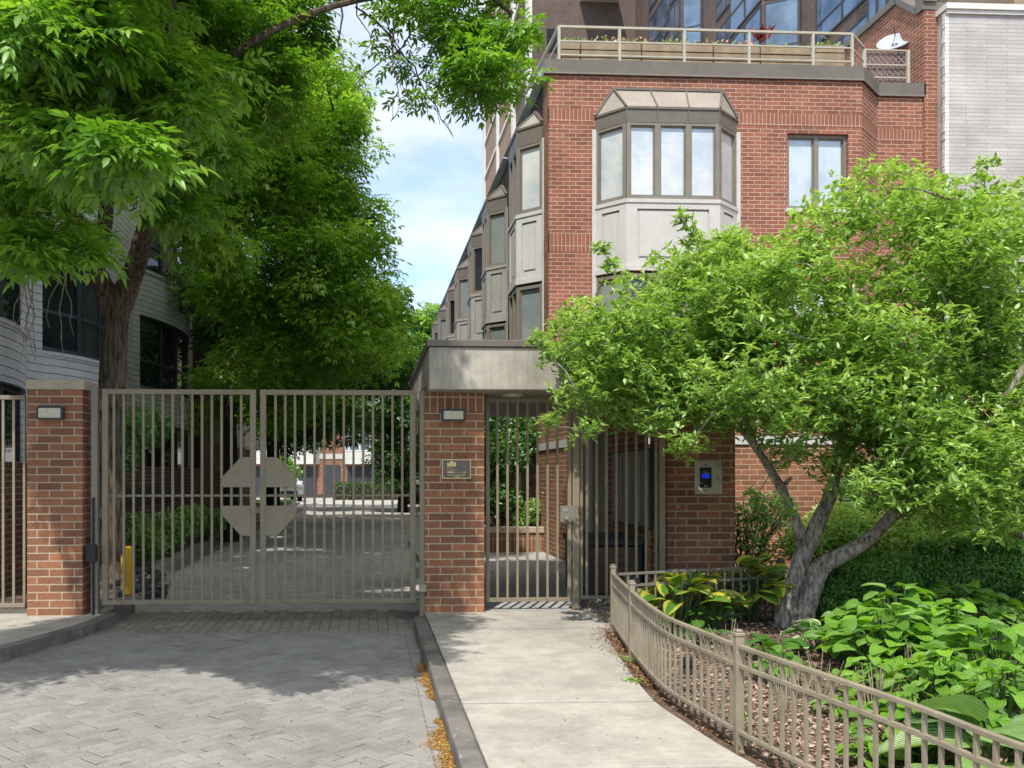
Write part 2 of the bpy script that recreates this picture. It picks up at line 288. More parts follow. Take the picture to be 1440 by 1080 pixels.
# ------------------------------------------------------------------ mesh builder
class MB:
    def __init__(s): s.v=[]; s.f=[]; s.lv=[]; s.cur=None
    def _f(s,idx): s.f.append(idx); s.lv.append(s.cur if s.cur is not None else .5)
    def quad(s,*p):
        i=len(s.v); s.v+= [tuple(q) for q in p]; s._f(tuple(range(i,i+len(p)))); return s
    def box(s,x0,x1,y0,y1,z0,z1):
        i=len(s.v); s.v+=[(x0,y0,z0),(x1,y0,z0),(x1,y1,z0),(x0,y1,z0),(x0,y0,z1),(x1,y0,z1),(x1,y1,z1),(x0,y1,z1)]
        for q in ((0,3,2,1),(4,5,6,7),(0,1,5,4),(1,2,6,5),(2,3,7,6),(3,0,4,7)): s._f(tuple(i+k for k in q))
        return s
    def prism(s,poly,z0,z1,caps=True):
        n=len(poly); i=len(s.v); s.v+=[(p[0],p[1],z0) for p in poly]+[(p[0],p[1],z1) for p in poly]
        for k in range(n): s._f((i+k,i+(k+1)%n,i+n+(k+1)%n,i+n+k))
        if caps: s._f(tuple(i+n+k for k in range(n))); s._f(tuple(i+k for k in reversed(range(n))))
        return s
    def prism_dir(s,poly,d):
        """poly: 3d points, extruded by vector d"""
        n=len(poly); i=len(s.v); s.v+=[tuple(p) for p in poly]+[tuple(Vector(p)+Vector(d)) for p in poly]
        for k in range(n): s._f((i+k,i+(k+1)%n,i+n+(k+1)%n,i+n+k))
        s._f(tuple(i+n+k for k in range(n))); s._f(tuple(i+k for k in reversed(range(n)))); return s
    def bar(s,a,b,w,h=None,up=(0,0,1)):
        """rectangular bar from a to b"""
        h=w if h is None else h
        a=Vector(a); b=Vector(b); d=(b-a).normalized(); up=Vector(up)
        if abs(d.dot(up))>.95: up=Vector((0,1,0))
        sd=d.cross(up).normalized(); u=sd.cross(d)
        i=len(s.v)
        for p in (a,b):
            for (p1,p2) in ((-1,-1),(1,-1),(1,1),(-1,1)): s.v.append(tuple(p+sd*p1*w/2+u*p2*h/2))
        for q in ((0,3,2,1),(4,5,6,7),(0,1,5,4),(1,2,6,5),(2,3,7,6),(3,0,4,7)): s._f(tuple(i+k for k in q))
        return s
    def tube(s,path,rad,n=8,cap=True,wob=0):
        path=[Vector(p) for p in path]; i0=len(s.v); m=len(path)
        if not hasattr(rad,'__len__'): rad=[rad]*m
        up=Vector((.13,.21,.97)).normalized()
        for k,p in enumerate(path):
            d=(path[min(k+1,m-1)]-path[max(k-1,0)]).normalized()
            u=up-d*up.dot(d)
            if u.length<.1: u=Vector((1,0,0))-d*d.x
            u.normalize(); v=d.cross(u); up=u
            for j in range(n):
                a=2*math.pi*j/n; r=rad[k]*(1+wob*(random.random()-.5))
                s.v.append(tuple(p+u*math.cos(a)*r+v*math.sin(a)*r))
        for k in range(m-1):
            for j in range(n):
                a=i0+k*n+j; b=i0+k*n+(j+1)%n; s._f((a,b,b+n,a+n))
        if cap: s._f(tuple(i0+j for j in reversed(range(n)))); s._f(tuple(i0+(m-1)*n+j for j in range(n)))
        return s
    def lathe(s,c,prof,n=20):
        """prof: (r,z) from bottom to top, about vertical axis at c"""
        i0=len(s.v)
        for r,z in prof:
            for j in range(n):
                a=2*math.pi*j/n; s.v.append((c[0]+r*math.cos(a),c[1]+r*math.sin(a),c[2]+z))
        for k in range(len(prof)-1):
            for j in range(n):
                a=i0+k*n+j; b=i0+k*n+(j+1)%n; s._f((a,b,b+n,a+n))
        s._f(tuple(i0+j for j in reversed(range(n)))); s._f(tuple(i0+(len(prof)-1)*n+j for j in range(n))); return s
    def wall(s,p0,p1,z0,z1,openings=(),reveal=.12):
        """vertical wall sheet from p0 to p1 (seen side is to the right of p0->p1 travel ... normal=(dy,-dx)); openings (u0,u1,z0,z1)"""
        p0=Vector((p0[0],p0[1],0)); p1=Vector((p1[0],p1[1],0)); d=p1-p0; Ln=d.length; d/=Ln; nrm=Vector((d.y,-d.x,0))
        us=sorted({0,Ln,*[o[0] for o in openings],*[o[1] for o in openings]}); zs=sorted({z0,z1,*[o[2] for o in openings],*[o[3] for o in openings]})
        P=lambda u,z,k=0: tuple(p0+d*u+Vector((0,0,z))-nrm*k)
        for a,b in zip(us,us[1:]):
            for c,e in zip(zs,zs[1:]):
                um,zm=(a+b)/2,(c+e)/2
                if any(o[0]<um<o[1] and o[2]<zm<o[3] for o in openings): continue
                s.quad(P(a,c),P(b,c),P(b,e),P(a,e))
        for (a,b,c,e) in openings:
            s.quad(P(a,c),P(a,e),P(a,e,reveal),P(a,c,reveal)); s.quad(P(b,c,reveal),P(b,e,reveal),P(b,e),P(b,c))
            s.quad(P(a,e),P(b,e),P(b,e,reveal),P(a,e,reveal)); s.quad(P(a,c,reveal),P(b,c,reveal),P(b,c),P(a,c))
        return s
    def build(s,name,mat,parent=None,bevel=0,smooth=False,clean=False,seg=2):
        me=bpy.data.meshes.new(name); me.from_pydata(s.v,[],s.f)
        nv=np.array(s.v,dtype=np.float64); uv=np.zeros((len(me.loops),2),dtype=np.float32)
        for p in me.polygons:
            n=p.normal
            if abs(n.z)<.75:
                t=Vector((-n.y,n.x)); t.normalize()
                # keep a stable direction so that neighbouring faces line up
                if abs(t.x)>=abs(t.y): t=t if t.x>0 else -t
                else: t=t if t.y>0 else -t
                for li in p.loop_indices:
                    q=nv[me.loops[li].vertex_index]; uv[li]=(q[0]*t.x+q[1]*t.y,q[2])
            else:
                for li in p.loop_indices:
                    q=nv[me.loops[li].vertex_index]; uv[li]=(q[0],q[1])
        ul=me.uv_layers.new(name='UVMap'); ul.data.foreach_set('uv',uv.ravel())
        if s.cur is not None:
            a=me.attributes.new('lv','FLOAT','FACE'); a.data.foreach_set('value',np.array(s.lv,dtype=np.float32))
        me.materials.append(mat)
        if smooth: me.polygons.foreach_set('use_smooth',[True]*len(me.polygons))
        o=bpy.data.objects.new(name,me); COL.objects.link(o)
        if parent is not None:
            o.parent=parent; o.matrix_parent_inverse=parent.matrix_world.inverted() if False else o.matrix_parent_inverse
            lp=Vector(parent_world(parent)); 
            for v in me.vertices: v.co-=lp
        if bevel:
            b=o.modifiers.new('bevel','BEVEL'); b.width=bevel; b.segments=seg; b.limit_method='ANGLE'; b.angle_limit=R(40)
        return o
def _pieces(s,name,mat,parent=None,**k):
    """build every separate piece of this mesh as an object of its own"""
    root=list(range(len(s.v)))
    def find(a):
        while root[a]!=a: root[a]=root[root[a]]; a=root[a]
        return a
    for f in s.f:
        for q in f[1:]: root[find(q)]=find(f[0])
    grp={}
    for f in s.f: grp.setdefault(find(f[0]),[]).append(f)
    res=[]
    for fs in grp.values():
        ids=sorted({q for f in fs for q in f}); mp={q:i for i,q in enumerate(ids)}
        m=MB(); m.v=[s.v[q] for q in ids]; m.f=[tuple(mp[q] for q in f) for f in fs]; m.lv=[.5]*len(fs)
        res.append(m.build(name,mat,parent,**k))
    return res
MB.pieces=_pieces
def parent_world(o):
    p=Vector((0,0,0))
    while o is not None: p+=o.location; o=o.parent
    return p
def thing(name,label,cat,loc=(0,0,0),group=None):
    o=bpy.data.objects.new(name,None); COL.objects.link(o); o.location=loc; o.empty_display_size=.2
    o['label']=label; o['category']=cat
    if group: o['group']=group
    return o
def tag(o,label,cat,group=None):
    o['label']=label; o['category']=cat
    if group: o['group']=group
    return o
def kind(o,k): o['kind']=k; return o

# ------------------------------------------------------------------ foliage
def nrmz(a): return a/np.maximum(np.linalg.norm(a,axis=1,keepdims=True),1e-9)
def leaf_object(name,P,D,Nn,Ln,Wd,lv,mat,parent=None,fold=.18,droop=.12,simple=False):
    P=np.asarray(P,float); D=nrmz(np.asarray(D,float)); Nn=np.asarray(Nn,float)
    n=len(P); Sd=nrmz(np.cross(D,Nn)); Nn=nrmz(np.cross(Sd,D)); Ln=np.asarray(Ln)[:,None]; Wd=np.asarray(Wd)[:,None]
    tip=P+D*Ln-Nn*droop*Ln
    if simple:
        l=P+D*.45*Ln+Sd*Wd/2+Nn*fold*Wd; r=P+D*.45*Ln-Sd*Wd/2+Nn*fold*Wd
        V=np.stack([P,l,tip,r],1).reshape(-1,3); base=(np.arange(n)*4)[:,None]
        T=np.concatenate([base+np.array([[0,2,1]]),base+np.array([[0,3,2]])],1).reshape(-1,3); k=2
    else:
        l1=P+D*.28*Ln+Sd*Wd*.42+Nn*fold*Wd; r1=P+D*.28*Ln-Sd*Wd*.42+Nn*fold*Wd
        l2=P+D*.62*Ln+Sd*Wd*.40+Nn*(fold*Wd*.8-droop*.35*Ln); r2=P+D*.62*Ln-Sd*Wd*.40+Nn*(fold*Wd*.8-droop*.35*Ln)
        m=P+D*.48*Ln-Nn*droop*.2*Ln
        V=np.stack([P,l1,l2,tip,r2,r1,m],1).reshape(-1,3); base=(np.arange(n)*7)[:,None]
        T=np.concatenate([base+np.array([q]) for q in ([0,6,1],[1,6,2],[2,6,3],[3,6,4],[4,6,5],[5,6,0])],1).reshape(-1,3); k=6
    me=bpy.data.meshes.new(name); nt_=len(T)
    if parent is not None: V=V-np.array(parent_world(parent))
    me.vertices.add(len(V)); me.vertices.foreach_set('co',V.astype(np.float32).ravel())
    me.loops.add(nt_*3); me.loops.foreach_set('vertex_index',T.astype(np.int32).ravel())
    me.polygons.add(nt_); me.polygons.foreach_set('loop_start',np.arange(0,nt_*3,3,dtype=np.int32))
    try: me.polygons.foreach_set('loop_total',np.full(nt_,3,dtype=np.int32))
    except Exception: pass
    a=me.attributes.new('lv','FLOAT','FACE'); a.data.foreach_set('value',np.repeat(np.clip(lv,0,1),k).astype(np.float32))
    me.update(calc_edges=True); me.materials.append(mat)
    o=bpy.data.objects.new(name,me); COL.objects.link(o)
    if parent is not None: o.parent=parent
    return o
def rand_dirs(n,rng=None):
    rng=rng or RNG
    v=rng.normal(size=(n,3)); return nrmz(v)
def in_poly(px,py,poly):
    x=np.asarray(px); y=np.asarray(py); inside=np.zeros(len(x),bool); n=len(poly); j=n-1
    for i in range(n):
        xi,yi=poly[i]; xj,yj=poly[j]
        c=((yi>y)!=(yj>y))&(x<(xj-xi)*(y-yi)/(yj-yi+1e-9)+xi); inside^=c; j=i
    return inside
def sample_poly(poly,n,rng):
    xs=[p[0] for p in poly]; ys=[p[1] for p in poly]; out=[]
    while len(out)<n:
        a=rng.uniform(min(xs),max(xs),n*2); b=rng.uniform(min(ys),max(ys),n*2); k=in_poly(a,b,poly)
        out+=list(zip(a[k],b[k]))
    return out[:n]
def compound(shoots,lvs,rng,per=5,pairs=3,R0=.23,LL=.10,LW=.036,droop=.35):
    """ash-like compound leaves radiating from every shoot point"""
    n=len(shoots); P=[];D=[];Nn=[];Ln=[];Wd=[];lv=[]
    a0=rng.uniform(0,6.283,n)
    for k in range(per):
        a=a0+k*6.283/per+rng.normal(0,.3,n); el=rng.normal(-.02,.36,n)
        d=np.stack([np.cos(a)*np.cos(el),np.sin(a)*np.cos(el),np.sin(el)],1)
        up=np.tile([0,0,1.0],(n,1))+rng.normal(0,.25,(n,3)); sd=nrmz(np.cross(d,up)); nn=nrmz(np.cross(sd,d))
        rl=R0*rng.uniform(.7,1.2,n)[:,None]; vv=lvs+rng.normal(0,.1,n)
        for q in range(pairs):
            t=.35+.55*q/max(1,pairs-1); pos=shoots+d*rl*t-np.array([0,0,1.0])*rl*droop*t*t
            for sg in (-1,1):
                dd=d*.72+sd*sg*.75-np.array([0,0,1.0])*(droop*t+.08)+rng.normal(0,.2,(n,3))
                P.append(pos);D.append(dd);Nn.append(nn+rng.normal(0,.2,(n,3)));Ln.append(LL*rng.uniform(.75,1.2,n)*(.8+.3*t));Wd.append(LW*rng.uniform(.8,1.2,n));lv.append(vv+rng.normal(0,.07,n))
        pos=shoots+d*rl-np.array([0,0,1.0])*rl*droop
        P.append(pos);D.append(d-np.array([0,0,1.0])*(droop*1.3));Nn.append(nn);Ln.append(LL*1.15*rng.uniform(.8,1.2,n));Wd.append(LW*1.1*rng.uniform(.8,1.2,n));lv.append(vv)
    return [np.concatenate(x) for x in (P,D,Nn,Ln,Wd,lv)]
def clump_points(c,r,n,rng,flat=.65):
    """points filling an irregular clump, denser near its skin"""
    v=rand_dirs(n,rng); rr=r*rng.uniform(.25,1.05,n)**.6
    p=v*rr[:,None]; p[:,2]*=flat; return np.array(c)+p
def fbox(mb,p0,p1,u0,u1,z0,z1,out=.02,inn=.03):
    """box lying on the vertical face p0->p1 between u0..u1, standing 'out' proud of it and 'inn' into it"""
    p0=Vector((p0[0],p0[1],0)); p1=Vector((p1[0],p1[1],0)); d=(p1-p0).normalized(); n=Vector((d.y,-d.x,0))
    i=len(mb.v)
    for z in (z0,z1):
        for (u,k) in ((u0,out),(u1,out),(u1,-inn),(u0,-inn)): mb.v.append(tuple(p0+d*u+n*k+Vector((0,0,z))))
    for q in ((0,3,2,1),(4,5,6,7),(0,1,5,4),(1,2,6,5),(2,3,7,6),(3,0,4,7)): mb._f(tuple(i+k for k in q))
def flen(p0,p1): return math.hypot(p1[0]-p0[0],p1[1]-p0[1])
def foff(pts,k):
    """offset an open polyline outward (normal = (dy,-dx)) by k with mitres"""
    res=[]; n=len(pts)
    for i,p in enumerate(pts):
        ns=[]
        for a,b in ((i-1,i),(i,i+1)):
            if 0<=a and b<n:
                dx,dy=pts[b][0]-pts[a][0],pts[b][1]-pts[a][1]; l=math.hypot(dx,dy)
                if l>1e-6: ns.append((dy/l,-dx/l))
        mx=sum(q[0] for q in ns)/len(ns); my=sum(q[1] for q in ns)/len(ns); l2=mx*mx+my*my
        res.append((p[0]+mx/l2*k,p[1]+my/l2*k))
    return res
def window(parent,p0,p1,u0,u1,z0,z1,lights=1,frame='frame_taupe',pane='blind',fw=.055,transom=None,out=.02,inset=.045,kid='window',zj=0):
    fr=MB()
    z0+=zj; z1-=zj
    fbox(fr,p0,p1,u0,u0+fw,z0,z1,out,.08); fbox(fr,p0,p1,u1-fw,u1,z0,z1,out,.08)
    fbox(fr,p0,p1,u0+fw,u1-fw,z0,z0+fw,out-.003,.08); fbox(fr,p0,p1,u0+fw,u1-fw,z1-fw,z1,out-.003,.08)
    w=(u1-u0)/lights
    for k in range(1,lights): fbox(fr,p0,p1,u0+w*k-fw*.75,u0+w*k+fw*.75,z0+fw,z1-fw,out-.001,.078)
    if transom: fbox(fr,p0,p1,u0+fw,u1-fw,transom-fw*.5,transom+fw*.5,out-.005,.07)
    # thin inner sash line round every light
    for k in range(lights):
        a=u0+w*k+(fw if k==0 else fw*.75); b=u0+w*(k+1)-(fw if k==lights-1 else fw*.75); s=.022
        fbox(fr,p0,p1,a,a+s,z0+fw,z1-fw,-.012,.07); fbox(fr,p0,p1,b-s,b,z0+fw,z1-fw,-.012,.07)
        fbox(fr,p0,p1,a+s,b-s,z0+fw,z0+fw+s,-.014,.07); fbox(fr,p0,p1,a+s,b-s,z1-fw-s,z1-fw,-.014,.07)
    f=fr.build(kid,M[frame],parent)
    for k in range(lights):
        a=u0+w*k; b=u0+w*(k+1); g=MB(); P0=Vector((p0[0],p0[1],0)); d=(Vector((p1[0],p1[1],0))-P0).normalized(); n=Vector((d.y,-d.x,0))
        q=lambda u,z: tuple(P0+d*u-n*inset+Vector((0,0,z)))
        g.quad(q(a+fw*.5,z0+fw*.5),q(b-fw*.5,z0+fw*.5),q(b-fw*.5,z1-fw*.5),q(a+fw*.5,z1-fw*.5)); g.build('pane',M[pane] if isinstance(pane,str) else M[pane[k]],f)
    return f
def bay(parent,pts,lv,lights=(1,3,1),pmat='panel_grey',panes=('blind','blind','blind'),lower=('blind_shade','glass_grey','glass_grey'),ground=False,light_roof=True):
    """projecting three sided bay; pts = wall, corner, corner, wall; lv levels"""
    zt,ze,zf,zw,zp,zl,zb=lv['top'],lv['eave'],lv['fascia'],lv['sill'],lv['panel'],lv['lsill'],lv['bottom']
    P=[Vector((p[0],p[1],0)) for p in pts]; eo=foff(pts,.035)
    # roof
    r=MB(); e=[Vector((p[0],p[1],ze)) for p in eo]; wd=(P[3]-P[0]); wl=wd.length; wd/=wl; nn=Vector((wd.y,-wd.x,0))
    ins=min(.33,wl*.22); t1=P[0]+wd*ins+Vector((0,0,zt))+nn*.1; t2=P[3]-wd*ins+Vector((0,0,zt))+nn*.1
    b1=t1-nn*.16; b2=t2-nn*.16
    r.quad(e[0],e[1],t1); r.quad(e[1],e[2],t2,t1); r.quad(e[2],e[3],t2); r.quad(t1,t2,b2,b1); r.quad(e[0],t1,b1); r.quad(e[3],b2,t2)
    ro=r.build('bay_roof',M['bronze_light'] if light_roof else M['bronze'],parent)
    sm=MB()
    for a,b in ((e[0],t1),(e[1],t1),(e[2],t2),(e[3],t2),(t1,t2)): sm.bar(a+Vector((0,0,.012)),b+Vector((0,0,.012)),.035 if (a in (e[1],e[2])) else .075,.04)
    for k in range(1,lights[1]):
        f=k/lights[1]; sm.bar(e[1].lerp(e[2],f)+Vector((0,0,.01)),t1.lerp(t2,f)+Vector((0,0,.01)),.025,.035)
    sm.build('roof_flashing',M['bronze'],parent)
    fa=MB(); fo=foff(pts,.015); fa.prism(fo+[pts[3],pts[0]],zf,ze); 
    for a,b in zip(fo,fo[1:]):
        fbox(fa,a,b,-.005,flen(a,b)+.005,ze-.035,ze+.012,.022,.02); fbox(fa,a,b,0,flen(a,b),zf-.03,zf+.02,.008,.02)
    for k in range(0,lights[1]+1):
        u=flen(fo[1],fo[2])*k/lights[1]; fbox(fa,fo[1],fo[2],u-.012,u+.012,zf+.02,ze-.035,.014,.01)
    fa.build('bay_fascia',M['bronze'],parent,0)
    # windows and panels on each face
    for i in range(3):
        a,b=pts[i],pts[i+1]; ln=flen(a,b)
        pn=panes[i]
        window(parent,a,b,.0,ln,zw,zf-.01,lights[i],pane=pn,fw=.075,zj=.0015*i)
        if zl is not None:
            window(parent,a,b,.0,ln,zl,zp-.05,lights[i],pane=lower[i],fw=.07,zj=.0015*i)
    def panel(z0,z1,nm):
        p=MB(); p.prism(list(pts),z0,z1)
        po=foff(pts,.03)
        for i in range(3):
            a,b=po[i],po[i+1]; ln=flen(a,b)
            fbox(p,a,b,-.004,ln+.004,z1-.07,z1+.004,.02,.05); fbox(p,a,b,-.004,ln+.004,z0-.004,z0+.10,.02,.05)
            m=min(.22,ln*.22)
            # raised border around a sunk field
            fbox(p,a,b,0,m,z0+.1,z1-.07,0,.04); fbox(p,a,b,ln-m,ln,z0+.1,z1-.07,0,.04)
            fbox(p,a,b,m,ln-m,z1-.19,z1-.07,0,.04); fbox(p,a,b,m,ln-m,z0+.1,z0+.24,0,.04)
            g=.045
            fbox(p,a,b,m+g,ln-m-g,z0+.24+g,z1-.19-g,-.012,.04)
        p.build(nm,M[pmat],parent,0)
        gm=MB()
        for i in range(3):
            a,b=po[i],po[i+1]; ln=flen(a,b); m=min(.22,ln*.22)
            fbox(gm,a,b,m,ln-m,z1-.215,z1-.19,-.022,.035); fbox(gm,a,b,m+.03,ln-m-.03,z0+.24,z0+.262,-.022,.035)
        gm.pieces('panel_groove',M['bronze'],parent)
    panel(zp,zw,'bay_panel')
    if zb is not None: panel(zb,zl,'bay_panel')
    # white side posts on the wall
    tr=MB()
    for (p,dr) in ((P[0],-1),(P[3],1)):
        q=p+wd*dr*.05
        A=(p+wd*(-.085 if dr<0 else .0)); 
        fbox(tr,(A.x,A.y),((A+wd).x,(A+wd).y),0,.085,zb if zb is not None else zp,zf,.03,.01)
    tr.build('side_trim',M[pmat],parent)

# ================================================================== SETTING
gz=-.10
mb=MB(); mb.quad((-300,-60,gz-.05),(300,-60,gz-.05),(300,400,gz-.05),(-300,400,gz-.05)); kind(mb.build('ground',M['soil']),'structure')

# fence line (plan): from the entry post, round the bed, off to the right
FL=[(1.84,8.42),(1.79,7.95),(1.737,7.44),(1.668,6.67),(1.632,6.1),(1.63,5.75),(1.68,5.32),(1.734,4.89),(1.86,4.26),(1.99,3.6),(2.06,3.05),(2.25,2.5),(2.6,2.0)]
FW=[Vector((*ud(u,d),0)) for u,d in FL]
def resample(pts,step):
    out=[pts[0].copy()]; acc=0
    # Catmull-Rom refine first
    fine=[]
    for i in range(len(pts)-1):
        p0=pts[max(i-1,0)];p1=pts[i];p2=pts[i+1];p3=pts[min(i+2,len(pts)-1)]
        for k in range(20):
            t=k/20; fine.append(.5*((2*p1)+(p2-p0)*t+(2*p0-5*p1+4*p2-p3)*t*t+(3*p1-p0-3*p2+p3)*t**3))
    fine.append(pts[-1].copy())
    for a,b in zip(fine,fine[1:]):
        sl=(b-a).length
        while acc+sl>=step:
            f=(step-acc)/sl; a=a.lerp(b,f); out.append(a.copy()); sl=(b-a).length; acc=0
        acc+=sl
    return out,fine
FPTS,FFINE=resample(FW,.0945)
def fence_x(y):
    best=None
    for a,b in zip(FFINE,FFINE[1:]):
        lo,hi=min(a.y,b.y),max(a.y,b.y)
        if lo<=y<=hi: return a.x+(b.x-a.x)*((y-a.y)/(b.y-a.y) if abs(b.y-a.y)>1e-6 else 0)
    return FFINE[0].x if y>FFINE[0].y else FFINE[-1].x
# sidewalk slabs
XW=.60
mb=MB()
joints=[1.2,2.45,3.75,5.06,5.77+.6,7.09+.35,8.75,9.72]
joints=[.6,1.85,3.15,4.45,5.77,7.09,8.42,9.72]
for a,b in zip(joints,joints[1:]):
    ys=[a+.016+(b-a-.032)*k/10 for k in range(11)]
    poly=[(XW,ys[0])]+[(min(fence_x(y)-.075+(0.0 if y<8.3 else 1.0*(y-8.3)*0),3.3) if y<8.42 else 3.28,y) for y in ys]+[(XW,ys[-1])]
    mb.prism(poly,-.12,random.uniform(-.002,.002))
sw=kind(mb.build('sidewalk',M['walk'],bevel=.009),'structure')
mb=MB(); mb.quad((XW-.02,-2,-.03),(3.3,-2,-.03),(3.3,9.7,-.03),(XW-.02,9.7,-.03)); kind(mb.build('pavement_bedding',M['soil']),'structure')
# courtyard paving beyond the pedestrian gate
mb=MB()
for i in range(4):
    for j in range(9):
        x0=.9+i*.95; y0=9.73+j*1.2; mb.box(x0+.004,x0+.946,y0+.004,y0+1.196,-.1,-.004+random.uniform(-.002,.002))
kind(mb.build('courtyard_path',M['walk_dark']),'structure')
# kerb on the right of the drive (stone lengths with joints)
mb=MB(); yy=.4; 
while yy<9.3:
    l=min(1.35,9.3-yy); mb.box(XW-.135,XW-.006,yy+.004,yy+l-.004,-.3,.004+random.uniform(-.003,.004)); yy+=l
kind(mb.build('kerb_right',M['kerb'],bevel=.018),'structure')
# left footway and its curved kerb
CP=[G(190,848,0),G(176,857,0),G(140,874,0),G(100,887,0),G(60,898,0),G(0,914,0),G(-90,934,0),G(-260,956,0),G(-700,985,0)]
_,CF=resample(CP,.2); CF=CF[:-1:4]+[CF[-1]]
CFo=foff([(p.x,p.y) for p in CF],-.13)
def kerbstrip(outer,inner,name,mat,z0,z1,gapn=9):
    mb=MB()
    for i in range(len(outer)-1):
        mb.prism([outer[i],outer[i+1],inner[i+1],inner[i]],z0,z1,True)
    return kind(mb.build(name,mat),'structure')
outer=[(p.x,p.y) for p in CF]
# decide which side is the footway (left/back)
mid=len(outer)//2
if CFo[mid][0]>outer[mid][0]: CFo=foff(outer,.13)
kerbstrip(outer,CFo,'kerb_left',M['kerb'],-.3,0.006)
mb=MB(); poly=[CFo[i] for i in range(len(CFo))]+[(CFo[-1][0],9.75),(CFo[0][0],9.75)]
mb.prism(poly,-.2,0.0); kind(mb.build('sidewalk_left',M['walk']),'structure')

# driveway pavers: herringbone in front of the gate, running bond beyond
def pavers(name,mat,xr,yr,mode,Lb=.2,Wb=.1,clip=None,gap=.0028,z=gz):
    V=[];Fc=[];lv=[]
    rng=np.random.default_rng(5)
    def add(cx,cy,ax,ay,l,w):
        i=len(V); bx,by=-ay,ax; l=l/2-gap; w=w/2-gap; t=.004; zz=z+rng.normal(0,.0011); tx,ty=rng.normal(0,.0012,2)
        for (k,dz) in ((1.0,-.006),(0.94,0)):
            for (a,b) in ((-1,-1),(1,-1),(1,1),(-1,1)):
                ll=l if k==1.0 else l-t; ww=w if k==1.0 else w-t
                V.append((cx+ax*a*ll+bx*b*ww,cy+ay*a*ll+by*b*ww,zz+dz+a*tx+b*ty))
        Fc.append((i+4,i+5,i+6,i+7)); v=float(np.clip(rng.normal(.5,.115),0,1)); lv.append(v)
        for k in range(4): Fc.append((i+k,i+(k+1)%4,i+4+(k+1)%4,i+4+k)); lv.append(v)
    if mode=='herring':
        ca,sa=math.cos(R(45)),math.sin(R(45)); cx0=(xr[0]+xr[1])/2; cy0=(yr[0]+yr[1])/2; ext=int(max(xr[1]-xr[0],yr[1]-yr[0])/Wb*.75)+4
        for i in range(-ext,ext):
            for j in range(-ext,ext):
                k=(i-j)%4
                if k==0: px,py,ang=(i+1)*Wb,(j+.5)*Wb,0
                elif k==3: px,py,ang=(i+.5)*Wb,(j+1)*Wb,90
                else: continue
                x=cx0+px*ca-py*sa; y=cy0+px*sa+py*ca
                if xr[0]<=x<=xr[1] and yr[0]<=y<=yr[1] and (clip is None or clip(x,y)):
                    a=R(45+ang); add(x,y,math.cos(a),math.sin(a),Lb,Wb)
    elif mode=='along':   # long side along y
        nx=int((xr[1]-xr[0])/Wb)
        for i in range(nx):
            y=yr[0]-(Lb/2 if i%2 else 0)
            while y<yr[1]:
                x=xr[0]+(i+.5)*Wb
                if clip is None or clip(x,y+Lb/2): add(x,y+Lb/2,0,1,Lb,Wb)
                y+=Lb
    else:                 # long side across
        ny=int((yr[1]-yr[0])/Wb)
        for j in range(ny):
            x=xr[0]-(Lb/2 if j%2 else 0); y=yr[0]+(j+.5)*Wb
            while x<xr[1]:
                if clip is None or clip(x+Lb/2,y): add(x+Lb/2,y,1,0,Lb,Wb)
                x+=Lb
    me=bpy.data.meshes.new(name); me.from_pydata(V,[],Fc)
    a=me.attributes.new('lv','FLOAT','FACE'); a.data.foreach_set('value',np.array(lv,dtype=np.float32)); me.materials.append(mat)
    o=bpy.data.objects.new(name,me); COL.objects.link(o); return kind(o,'structure')
mb=MB(); mb.quad((-9,-4,gz-.0075),(5,-4,gz-.0075),(5,66,gz-.0075),(-9,66,gz-.0075)); kind(mb.build('driveway_bed',M['joint']),'structure')
YB=9.02
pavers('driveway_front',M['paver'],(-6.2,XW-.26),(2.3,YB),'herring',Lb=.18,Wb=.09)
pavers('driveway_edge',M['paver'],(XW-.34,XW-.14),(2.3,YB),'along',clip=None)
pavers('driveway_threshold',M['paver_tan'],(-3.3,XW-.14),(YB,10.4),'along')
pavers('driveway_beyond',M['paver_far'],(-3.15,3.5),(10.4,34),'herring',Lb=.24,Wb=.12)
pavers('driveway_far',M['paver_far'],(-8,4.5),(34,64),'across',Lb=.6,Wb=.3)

# kerb and bed at the left of the drive beyond the gate
KP=[G(145,846,-.02),G(200,838,-.02),G(236,822,-.02),G(240,806,-.02),G(225,795,-.02),G(258,778,-.02),G(300,758,-.02),G(336,744,-.02)]
KP=KP+[Vector((KP[-1].x+.05,30,-.02)),Vector((KP[-1].x,36,-.02))]
_,KF=resample(KP,.3); KF=KF[:-1:4]+[KF[-1]]
ko=[(p.x,p.y) for p in KF]; ki=foff(ko,-.14)
if ki[-3][0]>ko[-3][0]: ki=foff(ko,.14)
kerbstrip(ko,ki,'kerb_beyond',M['kerb_light'],-.3,-.015)
mb=MB(); mb.prism(ki+[(-7.5,36),(-7.5,ki[0][1]+.05)],-.25,-.04); kind(mb.build('bed_soil',M['soil']),'structure')
# right-hand planting bed (mulch)
mb=MB(); bp=[(p.x+.0,p.y) for p in FFINE[::8]]+[(16,1.0),(16,13.55),(3.35,13.55),(3.35,10.2),(3.0,8.5)]
mb.prism([(x+ (.03 if i<len(FFINE[::8]) else 0),y) for i,(x,y) in enumerate(bp)],-.2,.0); kind(mb.build('bed_ground',M['soil']),'structure')
